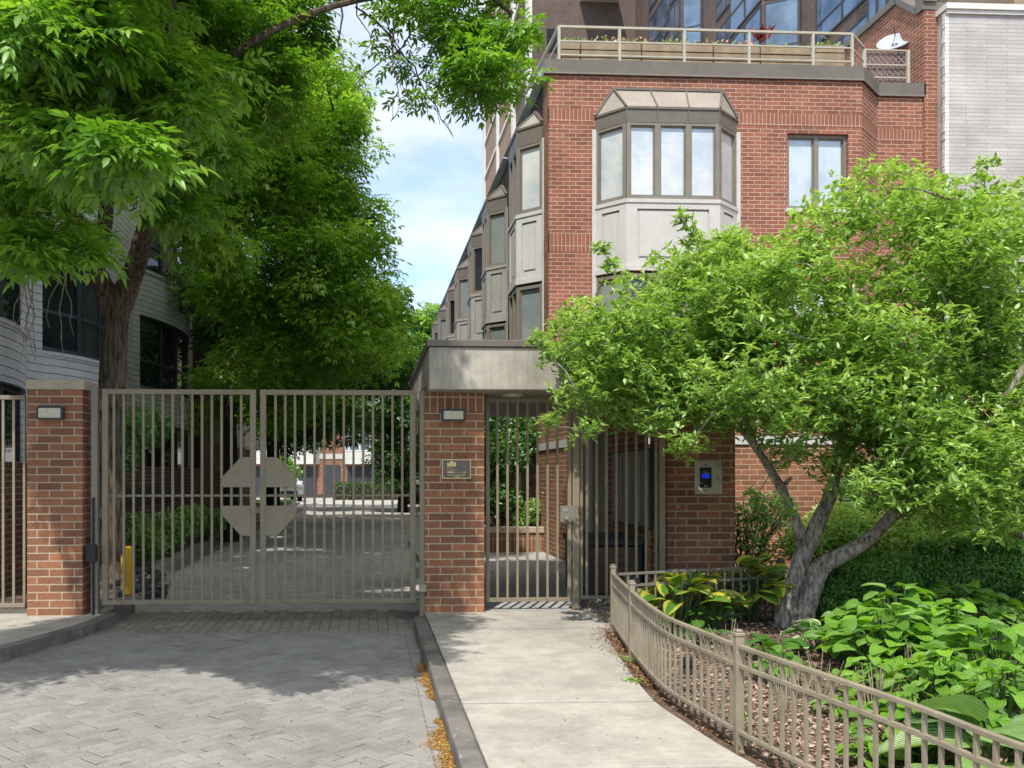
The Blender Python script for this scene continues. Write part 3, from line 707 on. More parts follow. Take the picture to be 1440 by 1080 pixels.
# far lawn island
mb=MB(); mb.prism([(-7.5,43),(-4.1,43),(-3.7,44),(-3.75,50),(-4.2,51),(-7.5,51)],-.2,.0); kind(mb.build('lawn_kerb',M['kerb_light']),'structure')
mb=MB(); mb.prism([(-7.4,43.2),(-4.2,43.2),(-3.9,44.1),(-3.95,49.9),(-4.3,50.8),(-7.4,50.8)],-.1,.02); kind(mb.build('lawn_soil',M['soil']),'structure')
n=9000; P=np.stack([RNG.uniform(-7.3,-4,n),RNG.uniform(43.3,50.6,n),np.full(n,.02)],1)
D=np.stack([RNG.normal(0,.4,n),RNG.normal(0,.4,n),np.ones(n)],1)
kind(leaf_object('grass',P,D,rand_dirs(n),RNG.uniform(.06,.14,n),np.full(n,.02),RNG.uniform(0,1,n),M['grass'],simple=True),'stuff')

# mulch chips
def in_bed(x,y): return x>fence_x(y)+.06 if y<8.4 else x>2.3
def chips(name,mat,pts,l0,l1,w,zs=.012):
    n=len(pts); P=np.array([(p[0],p[1],RNG.uniform(.002,zs)) for p in pts]); D=rand_dirs(n); D[:,2]*=.28
    Nn=np.tile([0,0,1.],(n,1))+RNG.normal(0,.45,(n,3))
    return leaf_object(name,P,D,Nn,RNG.uniform(l0,l1,n),RNG.uniform(w*.5,w*1.3,n),RNG.uniform(0,1,n),mat,simple=True,fold=.1,droop=.02)
pts=[]
while len(pts)<42000:
    y=RNG.uniform(2.2,10.5); x=RNG.uniform(1.6,1.6+.62*y+.5)
    if in_bed(x,y): pts.append((x,y))
kind(chips('mulch',M['chip'],pts,.02,.065,.018,.02),'stuff')
# dry leaf litter and seeds
pts=[]
for _ in range(900):
    y=RNG.uniform(6.2,8.5); x=fence_x(y)-abs(RNG.normal(0,.055 if y<7.2 else .10))+.02; pts.append((x,y))
for _ in range(260):
    y=RNG.uniform(3,6.5); x=fence_x(y)-abs(RNG.normal(0,.03)); pts.append((x,y))
kind(chips('leaf_litter',M['litter'],pts,.012,.04,.014,.012),'stuff')
pts=[]
for (y0,y1,wd,n) in ((6.25,7.6,.075,5200),(3.9,5.75,.12,9000),(8.0,8.7,.02,150)):
    for _ in range(n):
        t=RNG.uniform(0,1); y=y0+(y1-y0)*t; sh=math.sin(math.pi*min(1,max(0,t*.94+.03)))**.6*(.75+.35*math.sin(t*19)+.2*math.sin(t*47))
        pts.append((XW-.14-abs(RNG.normal(0,.55))*wd*sh,y))
o=chips('seed_litter',M['seed'],pts,.006,.016,.008,.012); o.location.z=gz; kind(o,'stuff')
# scattered debris on paving
pts=[(RNG.uniform(-3,XW-.2),RNG.uniform(4,9)) for _ in range(160)]
o=chips('drive_debris',M['litter'],pts,.008,.03,.01,.01); o.location.z=gz; kind(o,'stuff')
pts=[(RNG.uniform(XW,1.7),RNG.uniform(4,9)) for _ in range(110)]
kind(chips('walk_debris',M['litter'],pts,.005,.018,.008,.006),'stuff')

# ================================================================== GATE LINE
PY=9.56
# --- left brick pillar
x0,x1=wx(38,PY),wx(116,PY); zt=wz(70,548,PY)
t=thing('brick_pillar','square brown brick pillar with flat limestone cap left of the driveway gate','pillar',((x0+x1)/2,PY+.2,0))
mb=MB(); mb.box(x0,x1,PY,PY+.42,-.05,zt); mb.build('shaft',M['brick_pillar'],t,bevel=.004)
mb=MB(); mb.box(x0-.012,x1+.02,PY-.015,PY+.44,zt+.001,zt+.105); mb.build('cap',M['limestone'],t,bevel=.008)
def wall_lamp(px,py,w,h,label):
    c=W(px,py,PY); t=thing('wall_lamp',label,'wall lamp',(c.x,PY,c.z),group='wall lamps on the brick pillars')
    mb=MB(); x=c.x; z=c.z
    fb=.018; y0=PY-.075
    mb.box(x-w/2,x+w/2,PY-.012,PY-.002,z-h/2,z+h/2)
    mb.box(x-w/2,x+w/2,y0,PY-.012,z+h/2-fb,z+h/2); mb.box(x-w/2,x+w/2,y0,PY-.012,z-h/2,z-h/2+fb*.7)
    mb.box(x-w/2,x-w/2+fb,y0,PY-.012,z-h/2+fb*.7,z+h/2-fb); mb.box(x+w/2-fb,x+w/2,y0,PY-.012,z-h/2+fb*.7,z+h/2-fb)
    mb.build('housing',M['charcoal'],t,bevel=.003)
    mb=MB(); mb.box(x-w/2+fb+.002,x+w/2-fb-.002,y0-.006,PY-.02,z-h/2+fb*.7+.002,z+h/2-fb-.002); mb.build('diffuser',M['lamp_glass'],t,bevel=.006)
wall_lamp(73,581,.265,.135,'small box wall lamp on the left pillar beside the double gate')
# --- middle brick pillar
x0,x1=wx(597,PY),wx(681,PY); zt=wz(640,548,PY)
t=thing('brick_pillar','lit red brick pillar with soldier course top carrying the plaque','pillar',((x0+x1)/2,PY+.2,0))
zs=wz(640,580,PY)
mb=MB(); mb.box(x0,x1,PY,PY+.5,-.05,zs); mb.build('shaft',M['brick_pillar'],t,bevel=.004)
mb=MB(); mb.box(x0,x1,PY-.001,PY+.501,zs+.003,zt+.03); mb.build('soldier_course',M['brick_pillar_soldier'],t)
wall_lamp(637,584,.25,.125,'small black framed wall lamp above the bronze plaque')
# plaque
def text_part(parent,txt,x,y,z,size,mat,align='LEFT',ext=.0015,name='lettering',bold=0.0,sx=1.0):
    cu=bpy.data.curves.new(name,'FONT'); cu.body=txt; cu.size=size; cu.align_x=align; cu.extrude=ext; cu.offset=bold
    o=bpy.data.objects.new(name,cu); COL.objects.link(o); dg=bpy.context.evaluated_depsgraph_get()
    me=bpy.data.meshes.new_from_object(o.evaluated_get(dg)); bpy.data.objects.remove(o)
    o=bpy.data.objects.new(name,me); COL.objects.link(o); me.materials.clear(); me.materials.append(mat)
    lp=parent_world(parent)
    for v in me.vertices: v.co=Vector((x+v.co.x*sx,y-v.co.z,z+v.co.y))-lp
    o.parent=parent; return o
a=W(621.5,646,PY); b=W(662,673,PY); pw=b.x-a.x; ph=a.z-b.z
t=thing('plaque','dark bronze management plaque with gold border and lettering on brick pillar','plaque',(a.x+pw/2,PY,b.z))
mb=MB(); mb.box(a.x,b.x,PY-.014,PY-.001,b.z,a.z); mb.build('plate',M['bronze'],t)
mb=MB(); bw=.009
mb.box(a.x-.001,b.x+.001,PY-.017,PY-.003,a.z-bw,a.z+.001); mb.box(a.x-.001,b.x+.001,PY-.017,PY-.003,b.z-.001,b.z+bw)
mb.box(a.x-.001,a.x+bw,PY-.0165,PY-.003,b.z+bw,a.z-bw); mb.box(b.x-bw,b.x+.001,PY-.0165,PY-.003,b.z+bw,a.z-bw); mb.build('border',M['brass'],t)
fx=lambda q:a.x+pw*(q-380)/(1115-380); fz=lambda q:a.z-ph*(q-285)/(775-285)
mb=MB(); Y1=PY-.0175
mb.box(fx(508),fx(578),Y1,PY-.01,fz(468),fz(378)); mb.box(fx(584),fx(656),Y1-.0003,PY-.01,fz(468),fz(325)); mb.box(fx(662),fx(738),Y1,PY-.01,fz(468),fz(355)); mb.build('emblem',M['brass'],t)
YT=PY-.0155
text_part(t,'premier',fx(510),YT,fz(516),.0215,M['brass'])
text_part(t,'management',fx(510),YT,fz(570),.0215,M['brass'])
mb=MB(); mb.box(fx(508),fx(686),Y1,PY-.01,fz(630),fz(595)); mb.box(fx(912),fx(988),Y1,PY-.01,fz(630),fz(595)); mb.pieces('rule',M['brass'],t)
text_part(t,'services',fx(690),YT,fz(628),.0205,M['brass'])
mb=MB()
for (zq,ws) in ((682,((525,592),(602,632),(642,672),(690,758),(766,806),(816,872),(880,966))),(724,((668,708),(716,766),(774,826)))):
    for (q0,q1) in ws:
        q=q0
        while q<q1-6: mb.box(fx(q),fx(min(q+11,q1)),Y1,PY-.012,fz(zq+12),fz(zq-(11 if int(q)%3 else 7))); q+=14
mb.build('fine_print',M['brass'],t)
# --- intercom pillar
IY=9.95
x0,x1=wx(938,IY),wx(1034,IY)
t=thing('brick_pillar','shaded brick pillar carrying the steel intercom panel beside the garden','pillar',((x0+x1)/2,IY+.25,0))
mb=MB(); mb.box(x0,x1,IY,IY+.62,-.05,2.39); mb.build('shaft',M['brick_pillar'],t,bevel=.004)
a=W(976,648,IY); b=W(1014,695,IY)
t=thing('intercom','stainless steel intercom panel with blue screen on the shaded brick pillar','intercom',((a.x+b.x)/2,IY,b.z))
mb=MB(); mb.box(a.x,b.x,IY-.035,IY-.001,b.z,a.z); mb.build('faceplate',M['panel_cream'],t,bevel=.005)
mb=MB(); mb.box(a.x-.012,b.x+.022,IY-.075,IY-.002,a.z+.002,a.z+.008); mb.prism_dir([(b.x+.016,IY-.003,a.z),(b.x+.016,IY-.07,a.z),(b.x+.016,IY-.003,a.z-.11)],(.005,0,0)); mb.build('hood',M['panel_cream'],t)
sx0=a.x+(b.x-a.x)*.17; sx1=a.x+(b.x-a.x)*.60; sz0=b.z+(a.z-b.z)*.20; sz1=b.z+(a.z-b.z)*.80
mb=MB(); mb.box(sx0,sx1,IY-.038,IY-.034,sz0,sz1); sc=mb.build('screen',M['black'],t)
mb=MB(); mb.box(sx0+.02,sx1-.02,IY-.0395,IY-.037,sz0+.105,sz0+.15); mb.build('lit_area',M['screen_blue'],sc)
mb=MB(); mb.box(sx0+.018,sx1-.02,IY-.0395,IY-.037,sz0+.152,sz0+.17); mb.box(sx0+.03,sx1-.03,IY-.0395,IY-.037,sz0+.176,sz0+.19); mb.pieces('display_icon',M['glass_sky'],sc)
mb=MB(); mb.box((sx0+sx1)/2-.016,(sx0+sx1)/2+.016,IY-.0395,IY-.037,sz0+.012,sz0+.024); mb.box(sx0+.012,sx0+.03,IY-.0395,IY-.037,sz0+.045,sz0+.055); mb.pieces('keypad_mark',M['lamp_glass'],sc)
mb=MB(); cxx=(sx0+sx1)/2
for (xx,zz,r) in ((cxx,a.z-.045,.008),(b.x-.052,(a.z+b.z)/2-.01,.0085)):
    mb.tube([(xx,IY-.034,zz),(xx,IY-.039,zz)],r,10)
mb.pieces('lens',M['black'],t)
mb=MB(); mb.tube([(b.x-.045,IY-.034,a.z-.06),(b.x-.045,IY-.047,a.z-.06)],.010,10); mb.build('lock',M['steel'],t)
mb=MB(); mb.box(cxx-.025,cxx+.025,IY-.0365,IY-.0348,b.z+.042,b.z+.049); mb.build('maker_strip',M['shrub'] if False else M['stem_green'],t)

# --- driveway gate leaves
GYc=9.68
def gate_leaf(px0,px1,label,side,hinge):
    t=thing('driveway_gate',label,'gate',(wx((px0+px1)/2,GYc),GYc,0),group='double driveway gate leaves')
    X0,X1=wx(px0,GYc),wx(px1,GYc); z0,z1=wz(360,849,GYc),wz(360,548,GYc); fw=.062; d=.05; y0,y1=GYc-d/2,GYc+d/2
    mb=MB(); mb.box(X0,X0+fw,y0,y1,z0,z1); mb.box(X1-fw,X1,y0,y1,z0,z1); mb.box(X0+fw,X1-fw,y0+.002,y1-.002,z1-.055,z1-.001); mb.box(X0+fw,X1-fw,y0+.002,y1-.002,z0+.001,z0+.05)
    mb.build('frame',M['taupe'],t,bevel=.004)
    mb=MB(); zr=wz(250,697,GYc); mb.box(X0+fw,X1-fw,GYc+.014,GYc+.026,zr-.012,zr+.012); mb.build('mid_rail',M['taupe'],t)
    nb=14 if side=='L' else 14
    pxs=[160.5+13.75*k for k in range(14)] if side=='L' else [387.5+13.7*k for k in range(14)]
    pl=(339,313,353) if side=='L' else (390,417,374)
    for p in pxs:
        xx=wx(p,GYc)
        if not(X0+fw+.01<xx<X1-fw-.01): continue
        b=MB(); b.box(xx-.0125,xx+.0125,GYc-.0125,GYc+.0125,z0+.045,z1-.05); b.build('bar',M['taupe'],t)
    A=lambda p,q:(wx(p,GYc),y0-.006,wz(p,q,GYc))
    for zz in ([(pl[2],643),(pl[0],643),(pl[1],671),(pl[1],685),(pl[2],685)],[(pl[2],711),(pl[1],711),(pl[1],724),(pl[0],753),(pl[2],753)]):
        m_=MB(); m_.prism_dir([A(*q) for q in zz],(0,.028,0)); m_.build('octagon_plate',M['taupe'],t)
    # hinges
    for zz in (.35,1.0,1.9,2.15):
        hx=X0 if hinge<0 else X1; b=MB(); b.tube([(hx+hinge*.018,GYc,zz),(hx+hinge*.018,GYc,zz+.12)],.014,10); b.build('hinge',M['taupe'],t)
gate_leaf(144,360,'left leaf of the taupe barred driveway gate with half octagon plate','L',-1)
gate_leaf(366,584.5,'right leaf of the taupe barred driveway gate beside the middle pillar','R',1)
def post(px0,px1,y,label,top,dep=.09):
    t=thing('gate_post',label,'gate post',(wx((px0+px1)/2,y),y,0)); mb=MB(); mb.box(wx(px0,y),wx(px1,y),y-dep/2,y+dep/2,-.05,top)
    mb.build('tube',M['taupe'] if px0>500 else M['frame_taupe'],t,bevel=.004); return t
t=post(129.5,139,9.66,'dark steel hinge post against the left brick pillar',wz(135,545,9.66))
mb=MB(); c=W(131,776,9.6); mb.box(c.x-.05,c.x+.045,9.53,9.61,c.z-.1,c.z+.075); mb.build('control_box',M['black'],t,bevel=.006)
mb=MB(); c=W(131,740,9.6); mb.tube([(c.x,9.6,0.0),(c.x,9.6,c.z+.3)],.012,8); mb.build('conduit',M['black'],t)
t=post(590,597,9.62,'taupe steel hinge post beside the middle brick pillar',wz(593,550,9.62))
mb=MB(); c=W(594,826,9.55); mb.box(c.x-.035,c.x+.04,9.48,9.57,c.z-.04,c.z+.03); mb.build('junction_box',M['limestone'],t,bevel=.006)
# low ground stop at the left hinge
c=G(163,862,-.08); t=thing('gate_stop','small steel gate stop standing by the left kerb','gate stop',(c.x,c.y,-.08))
mb=MB(); mb.tube([(c.x,c.y,-.15),(c.x,c.y,.02)],.02,10); mb.box(c.x-.07,c.x+.05,c.y-.02,c.y+.02,.021,.04); mb.build('bracket',M['frame_taupe'],t)
# --- left fence panel
FY=9.72; t=thing('fence_panel','taupe barred fence panel running off left from the pillar','fence',(wx(0,FY),FY,0))
xa,xb=-6.9,wx(36,FY); za,zb=wz(15,854,FY),wz(15,556,FY)
mb=MB(); mb.box(xa,xb,FY-.02,FY+.02,zb-.045,zb); mb.box(xa,xb,FY-.02,FY+.02,za,za+.045); mb.pieces('rail',M['taupe_fence'],t,bevel=.003)
xx=xb-.012; k=0
while xx>xa:
    mb=MB(); mb.box(xx-.0125,xx+.0125,FY-.0125,FY+.0125,za+.04,zb-.04); mb.build('bar',M['taupe_fence'],t); xx-=.108
# --- pedestrian gate
QY=9.78
t=thing('pedestrian_gate','narrow taupe barred entry gate with steel lock under the canopy','gate',(wx(745,QY),QY,0))
X0,X1=wx(683,QY),wx(803,QY); z0,z1=wz(745,846,QY),wz(745,560,QY)
mb=MB(); mb.box(X0,X0+.04,QY-.02,QY+.02,z0,z1); mb.box(X1-.04,X1,QY-.02,QY+.02,z0,z1); mb.box(X0+.04,X1-.04,QY-.019,QY+.019,z1-.045,z1-.001); mb.box(X0+.04,X1-.04,QY-.019,QY+.019,z0+.001,z0+.045); mb.build('frame',M['taupe'],t,bevel=.003)
for p in [699.5+14.05*k for k in range(7)]:
    xx=wx(p,QY); b=MB(); b.box(xx-.0125,xx+.0125,QY-.0125,QY+.0125,z0+.04,z1-.04); b.build('bar',M['taupe'],t)
a=W(787,711,QY); b=W(804,734,QY); mb=MB(); mb.box(a.x,b.x+.03,QY-.045,QY-.021,b.z,a.z); lk=mb.build('lock_box',M['frame_taupe'],t,bevel=.004)
c=W(795,717,QY); mb=MB(); mb.box(c.x-.035,c.x+.02,QY-.05,QY-.044,c.z-.018,c.z+.018); mb.build('keyhole_plate',M['steel'],lk)
c=W(795,727,QY); mb=MB(); mb.tube([(c.x-.008,QY-.044,c.z),(c.x-.008,QY-.062,c.z),(c.x-.008,QY-.085,c.z)],[.012,.026,.026],14); mb.build('knob',M['steel'],lk)
t=thing('gate_post','taupe steel latch post between the entry gate and side panel','gate post',(wx(809,QY),QY,0))
mb=MB(); mb.box(wx(804.5,QY),wx(814,QY),QY-.036,QY+.036,-.03,wz(810,553,QY)); mb.build('tube',M['taupe'],t,bevel=.004)
mb=MB(); mb.box(wx(803,QY),wx(816,QY),QY-.06,QY+.06,-.01,.006); mb.build('base_plate',m_flat('rust_plate',(.20,.10,.045),.9),t)
t=thing('side_panel','fixed taupe barred panel between entry gate and intercom pillar','fence',(wx(870,QY),QY,0))
X0,X1=wx(815.5,QY),wx(934.5,QY); z0=wz(870,842,QY)
mb=MB(); mb.box(X0,X0+.03,QY-.018,QY+.018,z0,z1); mb.box(X1-.06,X1,QY-.03,QY+.03,-.03,2.38); mb.box(X0+.03,X1-.06,QY-.018,QY+.018,z1-.045,z1); mb.box(X0+.03,X1-.06,QY-.018,QY+.018,z0,z0+.04); mb.build('frame',M['taupe'],t,bevel=.003)
for p in [825+13.9*k for k in range(8)]:
    xx=wx(p,QY)
    if xx<X1-.08: b=MB(); b.box(xx-.0125,xx+.0125,QY-.0125,QY+.0125,z0+.03,z1-.04); b.build('bar',M['taupe'],t)
# --- canopy
cy0=9.30; cx0=wx(603.5,cy0); cx1=wx(1040,cy0); cb=wz(640,548,cy0); ct=wz(640,488,cy0); cc=wz(640,478,cy0); cyb=13.5
t=thing('entrance_canopy','flat concrete entrance canopy with dark metal coping over the entry gate','canopy',((cx0+cx1)/2,cy0+2,cb))
mb=MB(); mb.prism([(cx0,cy0),(cx1,cy0),(cx1,cyb),(cx0,cyb)],cb,ct); mb.build('fascia',M['concrete'],t,bevel=.012)
mb=MB(); mb.box(cx0-.025,cx1+.02,cy0-.025,cyb+.02,ct+.004,cc); mb.build('coping',M['bronze'],t,bevel=.006)
mb=MB(); 
xs=cx0+.09
while xs<cx1-.15: mb.box(xs,xs+.088,cy0+.08,cyb-.1,cb-.014,cb-.002); xs+=.092
mb.build('soffit',M['soffit'],t)
mb=MB(); mb.box(wx(681,9.9),3.3,9.70,9.86,2.31,cb-.016); mb.build('beam',M['frame_taupe'],t)
c=W(723,546,9.55); t=thing('ceiling_light','round shallow white light recessed in the canopy soffit','ceiling light',(c.x,9.55,cb-.016))
mb=MB(); mb.lathe((c.x,9.62,cb-.045),[(.06,0),(.115,.012),(.125,.029)],24); mb.build('diffuser',M['lamp_glass'],t,smooth=True)

# --- entry passage: side wall, door, mailboxes, bench, planter
WXP=3.32
t=thing('entry_wing','single storey brick entry wing with pale stone band behind the garden','entry wing',(6.4,15.8,0))
mb=MB(); mb.wall((WXP,18.05),(WXP,10.58),0,3.0,[(18.05-13.35,18.05-12.45,0,2.12)],.1); mb.quad((WXP,13.5,2.995),(10.2,13.5,2.995),(10.2,18.05,2.995),(WXP,18.05,2.995))
mb.wall((WXP+.25,13.6),(10.1,13.6),0,3.0,[],.1)
mb.build('wall',M['brick_pillar'],t)
mb=MB(); mb.box(WXP-.02,WXP+.01,13.42,18.0,1.93,2.06); mb.box(WXP+.3,10.1,13.575,13.61,1.93,2.06); mb.build('stone_band',M['panel_grey'],t)
mb=MB(); mb.box(WXP-.03,WXP+.02,13.33,13.41,0,2.2); mb.box(WXP-.03,WXP+.02,12.39,12.47,0,2.2); mb.box(WXP-.03,WXP+.02,12.47,13.33,2.12,2.2); mb.build('door_frame',M['panel_grey'],t)
mb=MB(); mb.box(WXP+.02,WXP+.06,12.47,13.33,.01,2.12); dr=mb.build('door',M['frame_taupe'],t)
mb=MB(); mb.tube([(WXP+.03,12.56,1.0),(WXP-.03,12.56,1.0)],.012,8); mb.tube([(WXP-.03,12.56,1.0),(WXP-.03,12.66,1.0)],.011,8); mb.build('handle',M['brass'],dr)
# mailboxes on passage wall
t=thing('mailbox_bank','bank of grey apartment mailboxes on the shaded passage wall','mailboxes',(WXP,11.1,.8))
mb=MB(); mb.box(WXP-.05,WXP-.003,10.35,12.0,.82,1.78); mb.build('cabinet',M['charcoal'],t)
for k in range(4):
    mb=MB(); mb.box(WXP-.062,WXP-.049,10.38+k*.405,10.38+k*.405+.385,.85,1.75); d_=mb.build('door',M['mail_door'],t)
    mb=MB(); mb.box(WXP-.0625,WXP-.0605,10.38+k*.405+.35,10.38+k*.405+.38,.9,1.7) if k!=3 else mb.box(WXP-.0625,WXP-.0605,10.40,10.41,1.2,1.3); mb.build('edge_strip',M['white_paint'],d_)
# storage bench
bx0,bx1=wx(826,10.6),WXP-.07; 
t=thing('storage_bench','dark grey deck storage box with overhanging lid behind side panel','storage box',((bx0+bx1)/2,11.2,0))
mb=MB()
for k in range(5): mb.box(bx0+.04,bx1-.04,10.63,11.75,.05+k*.112,.05+k*.112+.106)
mb.build('plank_body',M['wood_brown'],t)
mb=MB()
for (xx,yy) in ((bx0,10.6),(bx1-.07,10.6),(bx0,11.72),(bx1-.07,11.72)): mb.box(xx,xx+.07,yy,yy+.07,0,.62)
mb.pieces('corner_post',M['charcoal'],t)
mb=MB(); mb.box(bx0-.03,bx1+.02,10.56,11.83,.625,.70); mb.build('lid',M['charcoal'],t,bevel=.01)
# tall planter with red flowers
c=G(786,779,0); t=thing('tall_planter','tall tapered black planter with red flowers in the courtyard','planter',(c.x,c.y,0))
mb=MB(); b0,b1=.15,.20
i=[(c.x-b0,c.y-b0),(c.x+b0,c.y-b0),(c.x+b0,c.y+b0),(c.x-b0,c.y+b0)]; j=[(c.x-b1,c.y-b1),(c.x+b1,c.y-b1),(c.x+b1,c.y+b1),(c.x-b1,c.y+b1)]
for k in range(4): k2=(k+1)%4; mb.quad((*i[k],0),(*i[k2],0),(*j[k2],1.12),(*j[k],1.12))
mb.quad(*[(*q,1.09) for q in j]); mb.build('pot',M['black'],t)
n=130; P=np.array([c.x,c.y,1.12])+RNG.normal(0,.1,(n,3))*np.array([1,1,.5]); D=rand_dirs(n)+np.array([0,0,.8])
leaf_object('flower',P,D,rand_dirs(n),RNG.uniform(.04,.07,n),RNG.uniform(.03,.05,n),RNG.uniform(0,1,n),M['flower'],t,simple=True)
n=60; P=np.array([c.x+.06,c.y,1.15])+RNG.normal(0,.04,(n,3)); D=rand_dirs(n)+np.array([0.1,0,1.4])
leaf_object('foliage',P,D,rand_dirs(n),RNG.uniform(.2,.42,n),RNG.uniform(.03,.05,n),RNG.uniform(0,.5,n),M['redleaf'],t,simple=True)
# low courtyard planter wall
yb=17.0; xa,xb=wx(655,yb),wx(777,yb)
t=thing('planter_wall','low brick planter wall with pale stone coping behind the entry gate','planter wall',((xa+xb)/2,yb,0))
mb=MB(); mb.box(xa,xb,yb,yb+.2,-.05,.36); mb.build('brickwork',M['brick_pillar_soldier'],t)
mb=MB(); mb.box(xa-.03,xb+.03,yb-.03,yb+.3,.362,.47); mb.build('coping',M['limestone'],t,bevel=.01)
mb=MB(); mb.box(xa,xb,yb+.2,18.0,-.05,.33); mb.build('soil',M['soil'],t)
# ================================================================== CURVED GARDEN FENCE
t=thing('garden_fence','low curved taupe metal garden fence along the sidewalk edge','fence',(FFINE[0].x,FFINE[0].y,0))
def sweep(z,w,h,name):
    mb=MB(); pts=[(p.x,p.y) for p in FFINE[:-1:6]]+[(FFINE[-1].x,FFINE[-1].y)]
    o1=foff(pts,w/2); o2=foff(pts,-w/2)
    i0=len(mb.v); n=len(pts)
    for k in range(n):
        for q,zz in ((o1,z),(o2,z),(o2,z+h),(o1,z+h)): mb.v.append((q[k][0],q[k][1],zz))
    for k in range(n-1):
        for j in range(4): a=i0+k*4+j; b=i0+k*4+(j+1)%4; mb._f((a,b,b+4,a+4))
    mb._f((i0,i0+3,i0+2,i0+1)); mb._f((i0+(n-1)*4,i0+(n-1)*4+1,i0+(n-1)*4+2,i0+(n-1)*4+3))
    mb.build(name,M['taupe_fence'],t,bevel=.003)
sweep(.53,.032,.02,'top_rail'); sweep(.425,.024,.022,'rail'); sweep(.07,.026,.022,'rail')
postd=[8.42,7.15,4.87,2.75]
postpos=[]
for d in postd:
    k=min(range(len(FFINE)),key=lambda i:abs((FFINE[i].x*S_+FFINE[i].y*C_)-d)); p=FFINE[k]; postpos.append(p)
    mb=MB(); mb.box(p.x-.022,p.x+.022,p.y-.022,p.y+.022,-.05,.595); po=mb.build('post',M['taupe_fence'],t,bevel=.003)
    mb=MB(); mb.box(p.x-.027,p.x+.027,p.y-.027,p.y+.027,.596,.615); mb.prism([(p.x-.018,p.y-.018),(p.x+.018,p.y-.018),(p.x+.018,p.y+.018),(p.x-.018,p.y+.018)],.616,.63); mb.build('post_cap',M['taupe_fence'],po,bevel=.004)
for p in FPTS[1:]:
    if min((p-q).length for q in postpos)<.05: continue
    k=min(range(len(FFINE)-1),key=lambda i:(FFINE[i]-p).length); dd=(FFINE[k+1]-FFINE[k]).normalized(); nn=Vector((dd.y,-dd.x,0)); mb=MB(); w=.0078
    mb.prism([tuple((p+dd*a*w+nn*b*w))[:2] for a,b in ((-1,-1),(1,-1),(1,1),(-1,1))],.055,.54); mb.build('picket',M['taupe_fence'],t)
# straight back run of the fence
A=FFINE[0]; B=Vector((wx(1098,9.0),9.0,0))
t=thing('garden_fence','straight dark garden fence run behind the hostas by the intercom pillar','fence',(A.x,A.y,0))
mb=MB(); A2=A+Vector((.06,.02,0))
for z in (.535,.425,.08): mb.bar(A2+Vector((0,0,z)),B+Vector((0,0,z)),.028,.022)
mb.pieces('rail',M['frame_taupe'],t)
n=int((B-A2).length/.1)
for k in range(1,n):
    p=A2.lerp(B,k/n); mb=MB(); mb.box(p.x-.009,p.x+.009,p.y-.009,p.y+.009,.0,.53); mb.build('picket',M['frame_taupe'],t)
mb=MB(); mb.box(B.x-.03,B.x+.03,B.y-.03,B.y+.03,0,.62); mb.build('post',M['frame_taupe'],t)
# path lights
def path_light(px,py,ztop,label,d=None):
    g=G(px,py,ztop); t=thing('path_light',label,'path light',(g.x,g.y,0),group='black garden path lights')
    mb=MB(); mb.tube([(g.x,g.y,-.02),(g.x,g.y,ztop-.1)],.012,8); mb.build('stake',M['black'],t)
    mb=MB(); mb.lathe((g.x,g.y,ztop-.115),[(.028,0),(.033,.01),(.033,.05),(.028,.055)],14); mb.build('lens',M['charcoal'],t)
    mb=MB(); mb.lathe((g.x,g.y,ztop-.059),[(.038,0),(.045,.008),(.045,.05),(.03,.058)],14); mb.build('head',M['black'],t,smooth=False)
path_light(893,811,.50,'black path light beside the top fence post near gold hosta')
path_light(967,924,.26,'black path light behind fence pickets near the crabapple')
path_light(1434,1062,.22,'black path light beside the big blue hosta')
# ================================================================== CORNER TOWNHOUSE
FYH=18.1; SX=wx(771.5,FYH); ZC0=9.58; ZC1=9.84
t=thing('corner_townhouse','red brick corner townhouse with roof terrace and grey bay window facing the street','townhouse',(7,20,0))
house=t
xr=wx(1212,FYH); xr2=wx(1233,18.8); xe=wx(1328,18.8)
wx0,wx1=wx(1107,FYH),wx(1193,FYH); wz0,wz1=wz(1150,294,FYH),wz(1150,188,FYH)
mb=MB()
mb.wall((SX,FYH),(xr,FYH),0,ZC0,[(wx0-SX,wx1-SX,wz0,wz1),(wx0-SX,wx1-SX,wz0-3.05,wz1-3.05)],.13)
mb.wall((xr,FYH),(xr2,18.8),0,ZC0); mb.wall((xr2,18.8),(xe,18.8),0,ZC0)
mb.wall((SX,18.66),(SX,FYH),0,ZC0)
mb.build('wall',M['brick_house'],t)
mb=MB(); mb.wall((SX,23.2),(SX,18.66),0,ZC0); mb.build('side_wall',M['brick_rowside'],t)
# soldier courses
mb=MB()
bx0,bx1=wx(834,FYH),wx(1039,FYH)
ZS=wz(1000,175,FYH); ZS2=wz(1000,348,FYH)
for (a,b) in (((SX-.004,FYH),(bx0,FYH)),((bx1,FYH),(xr,FYH)),((xr,FYH),(xr2,18.8)),((xr2,18.8),(xe,18.8)),((SX,18.6),(SX,FYH-.004))):
    fbox(mb,a,b,0,flen(a,b),ZS,ZS+.256,.004,.02)
    if a[0]<bx1: fbox(mb,a,b,0,flen(a,b),ZS2-.13,ZS2+.256,.004,.02)
mb.pieces('soldier_course',M['brick_house_soldier'],t)
